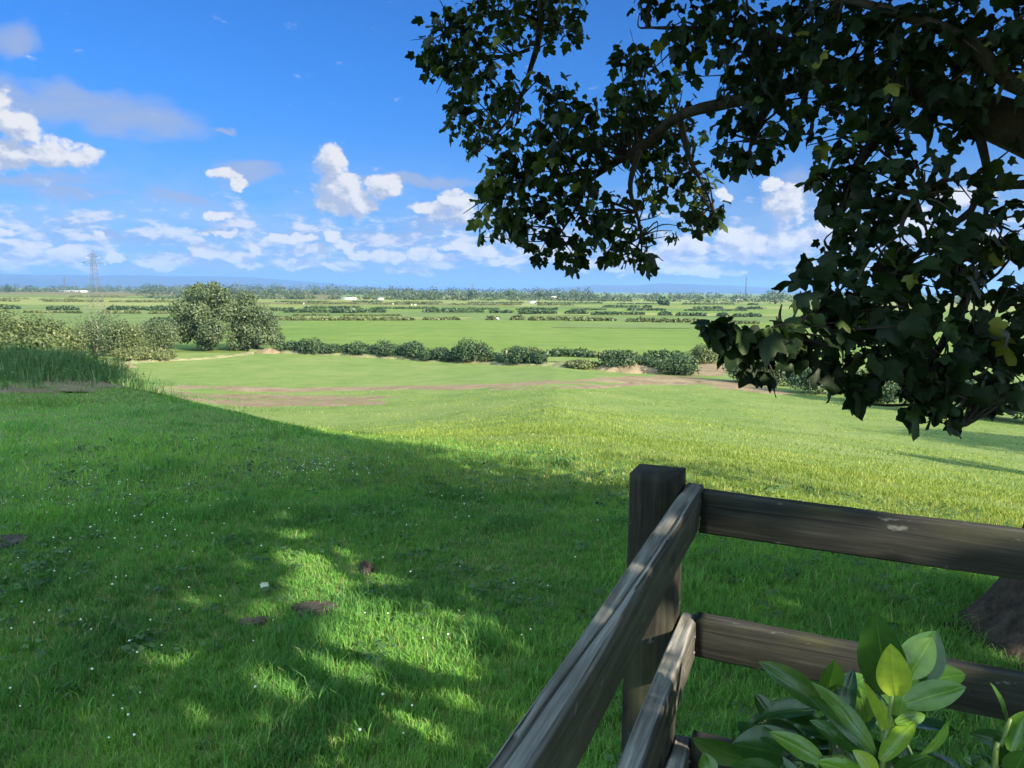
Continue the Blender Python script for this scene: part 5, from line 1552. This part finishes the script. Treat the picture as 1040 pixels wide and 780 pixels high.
# rank weeds and tall grass on the brow
def weeds():
    rng = np.random.default_rng(12)
    Vs, Fs, Ts = [], [], []
    n0 = 0
    spots = []
    for (px, py, wpx, hh, n) in ((20, 372, 120, 0.34, 2600), (75, 378, 60, 0.5, 1200), (120, 386, 120, 0.40, 2600), (180, 402, 140, 0.30, 1500), (90, 381, 90, 0.45, 1200), (230, 414, 120, 0.22, 900), (40, 385, 160, 0.3, 1500), (-40, 372, 100, 0.4, 1500), (250, 418, 120, 0.2, 600),):
        c = G(px, py); a = G(px + wpx / 2, py + 2)
        spots.append((c, wpx / 2 * c[1] / FPX, hh, n))
    for c, ra, hh, n in spots:
        x = c[0] + rng.normal(size=n) * ra * 0.6; y = c[1] + rng.normal(size=n) * 1.1
        z = terrain(x, y); h = hh * (0.35 + 0.9 * rng.random(n)) * (0.5 + fbm(x * 1.2, y * 1.2, 3))
        w = 0.010 + 0.012 * rng.random(n); yaw = rng.random(n) * PI; la = rng.random(n) * 2 * PI; ln = h * 0.55 * rng.random(n)
        b0 = np.stack([x - np.cos(yaw) * w, y - np.sin(yaw) * w, z - 0.02], 1); b1 = np.stack([x + np.cos(yaw) * w, y + np.sin(yaw) * w, z - 0.02], 1)
        tp = np.stack([x + np.cos(la) * ln, y + np.sin(la) * ln, z + h], 1)
        V = np.stack([b0, b1, tp], 1).reshape(-1, 3)
        Vs.append(V); Fs.append(np.arange(n * 3).reshape(n, 3) + n0); n0 += n * 3
        Ts.append(np.repeat(np.clip(rng.random(n) * 0.8 + (rng.random(n) < 0.06) * 0.4, 0, 1), 3))
        # broad leaves on the taller clumps
        m = n // 3
        i = rng.integers(0, n, m)
        p = np.stack([x[i], y[i], z[i] + h[i] * (0.3 + 0.6 * rng.random(m))], 1) + rng.normal(size=(m, 3)) * 0.03
        nr = rng.normal(size=(m, 3)) + [0, 0, 0.8]; nr /= np.linalg.norm(nr, axis=1)[:, None]
        V, F = leaf_quads(p, nr, 0.02 + 0.035 * rng.random(m) * hh / 0.4, rng, 0.5)
        F = np.concatenate([F[:, [0, 1, 2]], F[:, [0, 2, 3]]])
        Vs.append(V); Fs.append(F + n0); n0 += len(V); Ts.append(np.repeat(rng.random(m) * 0.7, 4))
    o = mesh_np('weeds', np.concatenate(Vs), np.concatenate(Fs), M['weeds'], tint=np.concatenate(Ts))
    props(o, 'rank weeds and tall grass along the left brow', 'weeds', kind='stuff')


weeds()


def herbs():
    rng = np.random.default_rng(44)
    n = 5200
    r = 1.0 + 9.0 * rng.random(n) ** 0.8; a = rng.uniform(-AM, AM, n)
    x, y = r * np.sin(a), r * np.cos(a)
    keep = fbm(x * 0.7 + 3, y * 0.7 + 9, 4) + 0.12 * rng.normal(size=n) > 0.53
    x, y = x[keep], y[keep]; n = len(x)
    z = terrain(x, y)
    k = 7
    sz = 0.010 + 0.020 * rng.random(n) ** 2
    ph = rng.random(n) * 2 * PI
    P0 = []; NR = []; S = []; T = []
    tt = rng.random(n)
    for i in range(k):
        w = ph + i * 2 * PI / k + rng.normal(size=n) * 0.3
        rr = sz * (1.0 + 1.1 * rng.random(n))
        P0.append(np.stack([x + rr * np.cos(w), y + rr * np.sin(w), z + 0.028 + 0.03 * rng.random(n)], 1))
        nn = np.stack([0.35 * np.cos(w), 0.35 * np.sin(w), np.ones(n)], 1) + 0.3 * rng.normal(size=(n, 3))
        NR.append(nn / np.linalg.norm(nn, axis=1)[:, None]); S.append(sz * (0.7 + 0.5 * rng.random(n))); T.append(tt * 0.7)
    V, F = leaf_quads(np.concatenate(P0), np.concatenate(NR), np.concatenate(S), rng, 0.6)
    props(mesh_np('ground_herbs', V, F, M['weeds'], tint=np.repeat(np.concatenate(T), 4)), 'low broad leaved herbs growing among the lawn grass', 'herbs', kind='stuff')


herbs()


def clover():
    rng = np.random.default_rng(31)
    A = Acc()
    ico = []
    ph = (1 + 5 ** 0.5) / 2
    iv = np.array([(-1, ph, 0), (1, ph, 0), (-1, -ph, 0), (1, -ph, 0), (0, -1, ph), (0, 1, ph), (0, -1, -ph), (0, 1, -ph), (ph, 0, -1), (ph, 0, 1), (-ph, 0, -1), (-ph, 0, 1)]) / 1.9
    it = np.array([(0, 11, 5), (0, 5, 1), (0, 1, 7), (0, 7, 10), (0, 10, 11), (1, 5, 9), (5, 11, 4), (11, 10, 2), (10, 7, 6), (7, 1, 8), (3, 9, 4), (3, 4, 2), (3, 2, 6), (3, 6, 8), (3, 8, 9), (4, 9, 5), (2, 4, 11), (6, 2, 10), (8, 6, 7), (9, 8, 1)])
    pix = [(rng.uniform(0, 620), rng.uniform(440, 770)) for _ in range(45)]
    for (cx, cy, sx, sy, n) in ((330, 482, 30, 8, 60), (60, 500, 60, 22, 40), (180, 510, 60, 20, 26), (100, 545, 70, 18, 22), (90, 610, 80, 40, 22), (60, 700, 60, 40, 14), (440, 500, 60, 18, 20), (200, 440, 80, 14, 20)):
        pix += [(rng.normal(cx, sx), rng.normal(cy, sy)) for _ in range(n)]
    for (px, py) in pix:
        if not (-20 < px < 640 and 425 < py < 800): continue
        c = G(px, py, 200)
        r = 0.0052 * (0.7 + 0.6 * rng.random())
        A.add(iv * r * np.array([1, 1, 0.85]) + c + [0, 0, 0.075 + 0.03 * rng.random()], (), it, 0.5)
    o = A.build('clover_flowers', M['clover'])
    props(o, 'white clover heads dotted through the lawn', 'clover', kind='stuff')


clover()


def fallen(px, py, sz, label, mat, seed):
    rng = np.random.default_rng(seed)
    c = G(px, py, 60) + [0, 0, 0.05]
    V, F, T = maple_leaves(c[None], np.array([sz]), np.array([[0.8, -0.3, 0.5]]), rng, np.array([0.9]), 0.1)
    o = mesh_np('fallen_leaf', V, F, mat, None, tuple(c), tint=T)
    props(o, label, 'leaf')


fallen(267, 600, 0.06, 'pale fallen leaf lying on the shaded grass', M['deadleaf'], 3)
fallen(388, 681, 0.07, 'brown fallen leaf in the sunny patch of grass', M['bank'], 8)
c, ra, rb = bare(372, 580, 16, 14)
o = patch('molehill', c, ra, rb, 0.4, M['peat'], 0.02, 'small dark clod of earth in the sunlit grass', 'molehill', 3.3, hump=0.035, ragged=0.8)
o['kind'] = 'thing'

# ------------------------------------------------------------------ air
def haze(density):
    m, nt, out = new_mat('air')
    v = N(nt, 'VolumePrincipled')
    v.inputs['Color'].default_value = (0.25, 0.47, 1.0, 1); v.inputs['Density'].default_value = density; v.inputs['Anisotropy'].default_value = 0.2
    L(nt, v.outputs[0], out.inputs['Volume'])
    x0, x1, y0, y1, z0, z1 = -26000, 26000, -2500, 26000, -4.5, 330.0
    V = np.array([(x0, y0, z0), (x1, y0, z0), (x1, y1, z0), (x0, y1, z0), (x0, y0, z1), (x1, y0, z1), (x1, y1, z1), (x0, y1, z1)], float)
    F = np.array([(0, 3, 2, 1), (4, 5, 6, 7), (0, 1, 5, 4), (1, 2, 6, 5), (2, 3, 7, 6), (3, 0, 4, 7)])
    o = mesh_np('haze', V, F, m)
    props(o, 'thin blue haze over the far plain', 'haze', kind='stuff')


HAZE = 0.00008
if HAZE: haze(HAZE)

# ------------------------------------------------------------------ render
SC.view_settings.view_transform = 'Standard'
SC.view_settings.look = 'None'
SC.view_settings.exposure = 1.9
SC.view_settings.gamma = 1.0
SC.view_settings.use_curve_mapping = False
SC.render.engine = 'CYCLES'
cy = SC.cycles
cy.use_denoising = True
cy.denoiser = 'OPENIMAGEDENOISE'
cy.max_bounces = 6; cy.diffuse_bounces = 3; cy.glossy_bounces = 2; cy.transmission_bounces = 3; cy.volume_bounces = 0
cy.use_adaptive_sampling = True; cy.adaptive_threshold = 0.015
SC.render.use_persistent_data = False
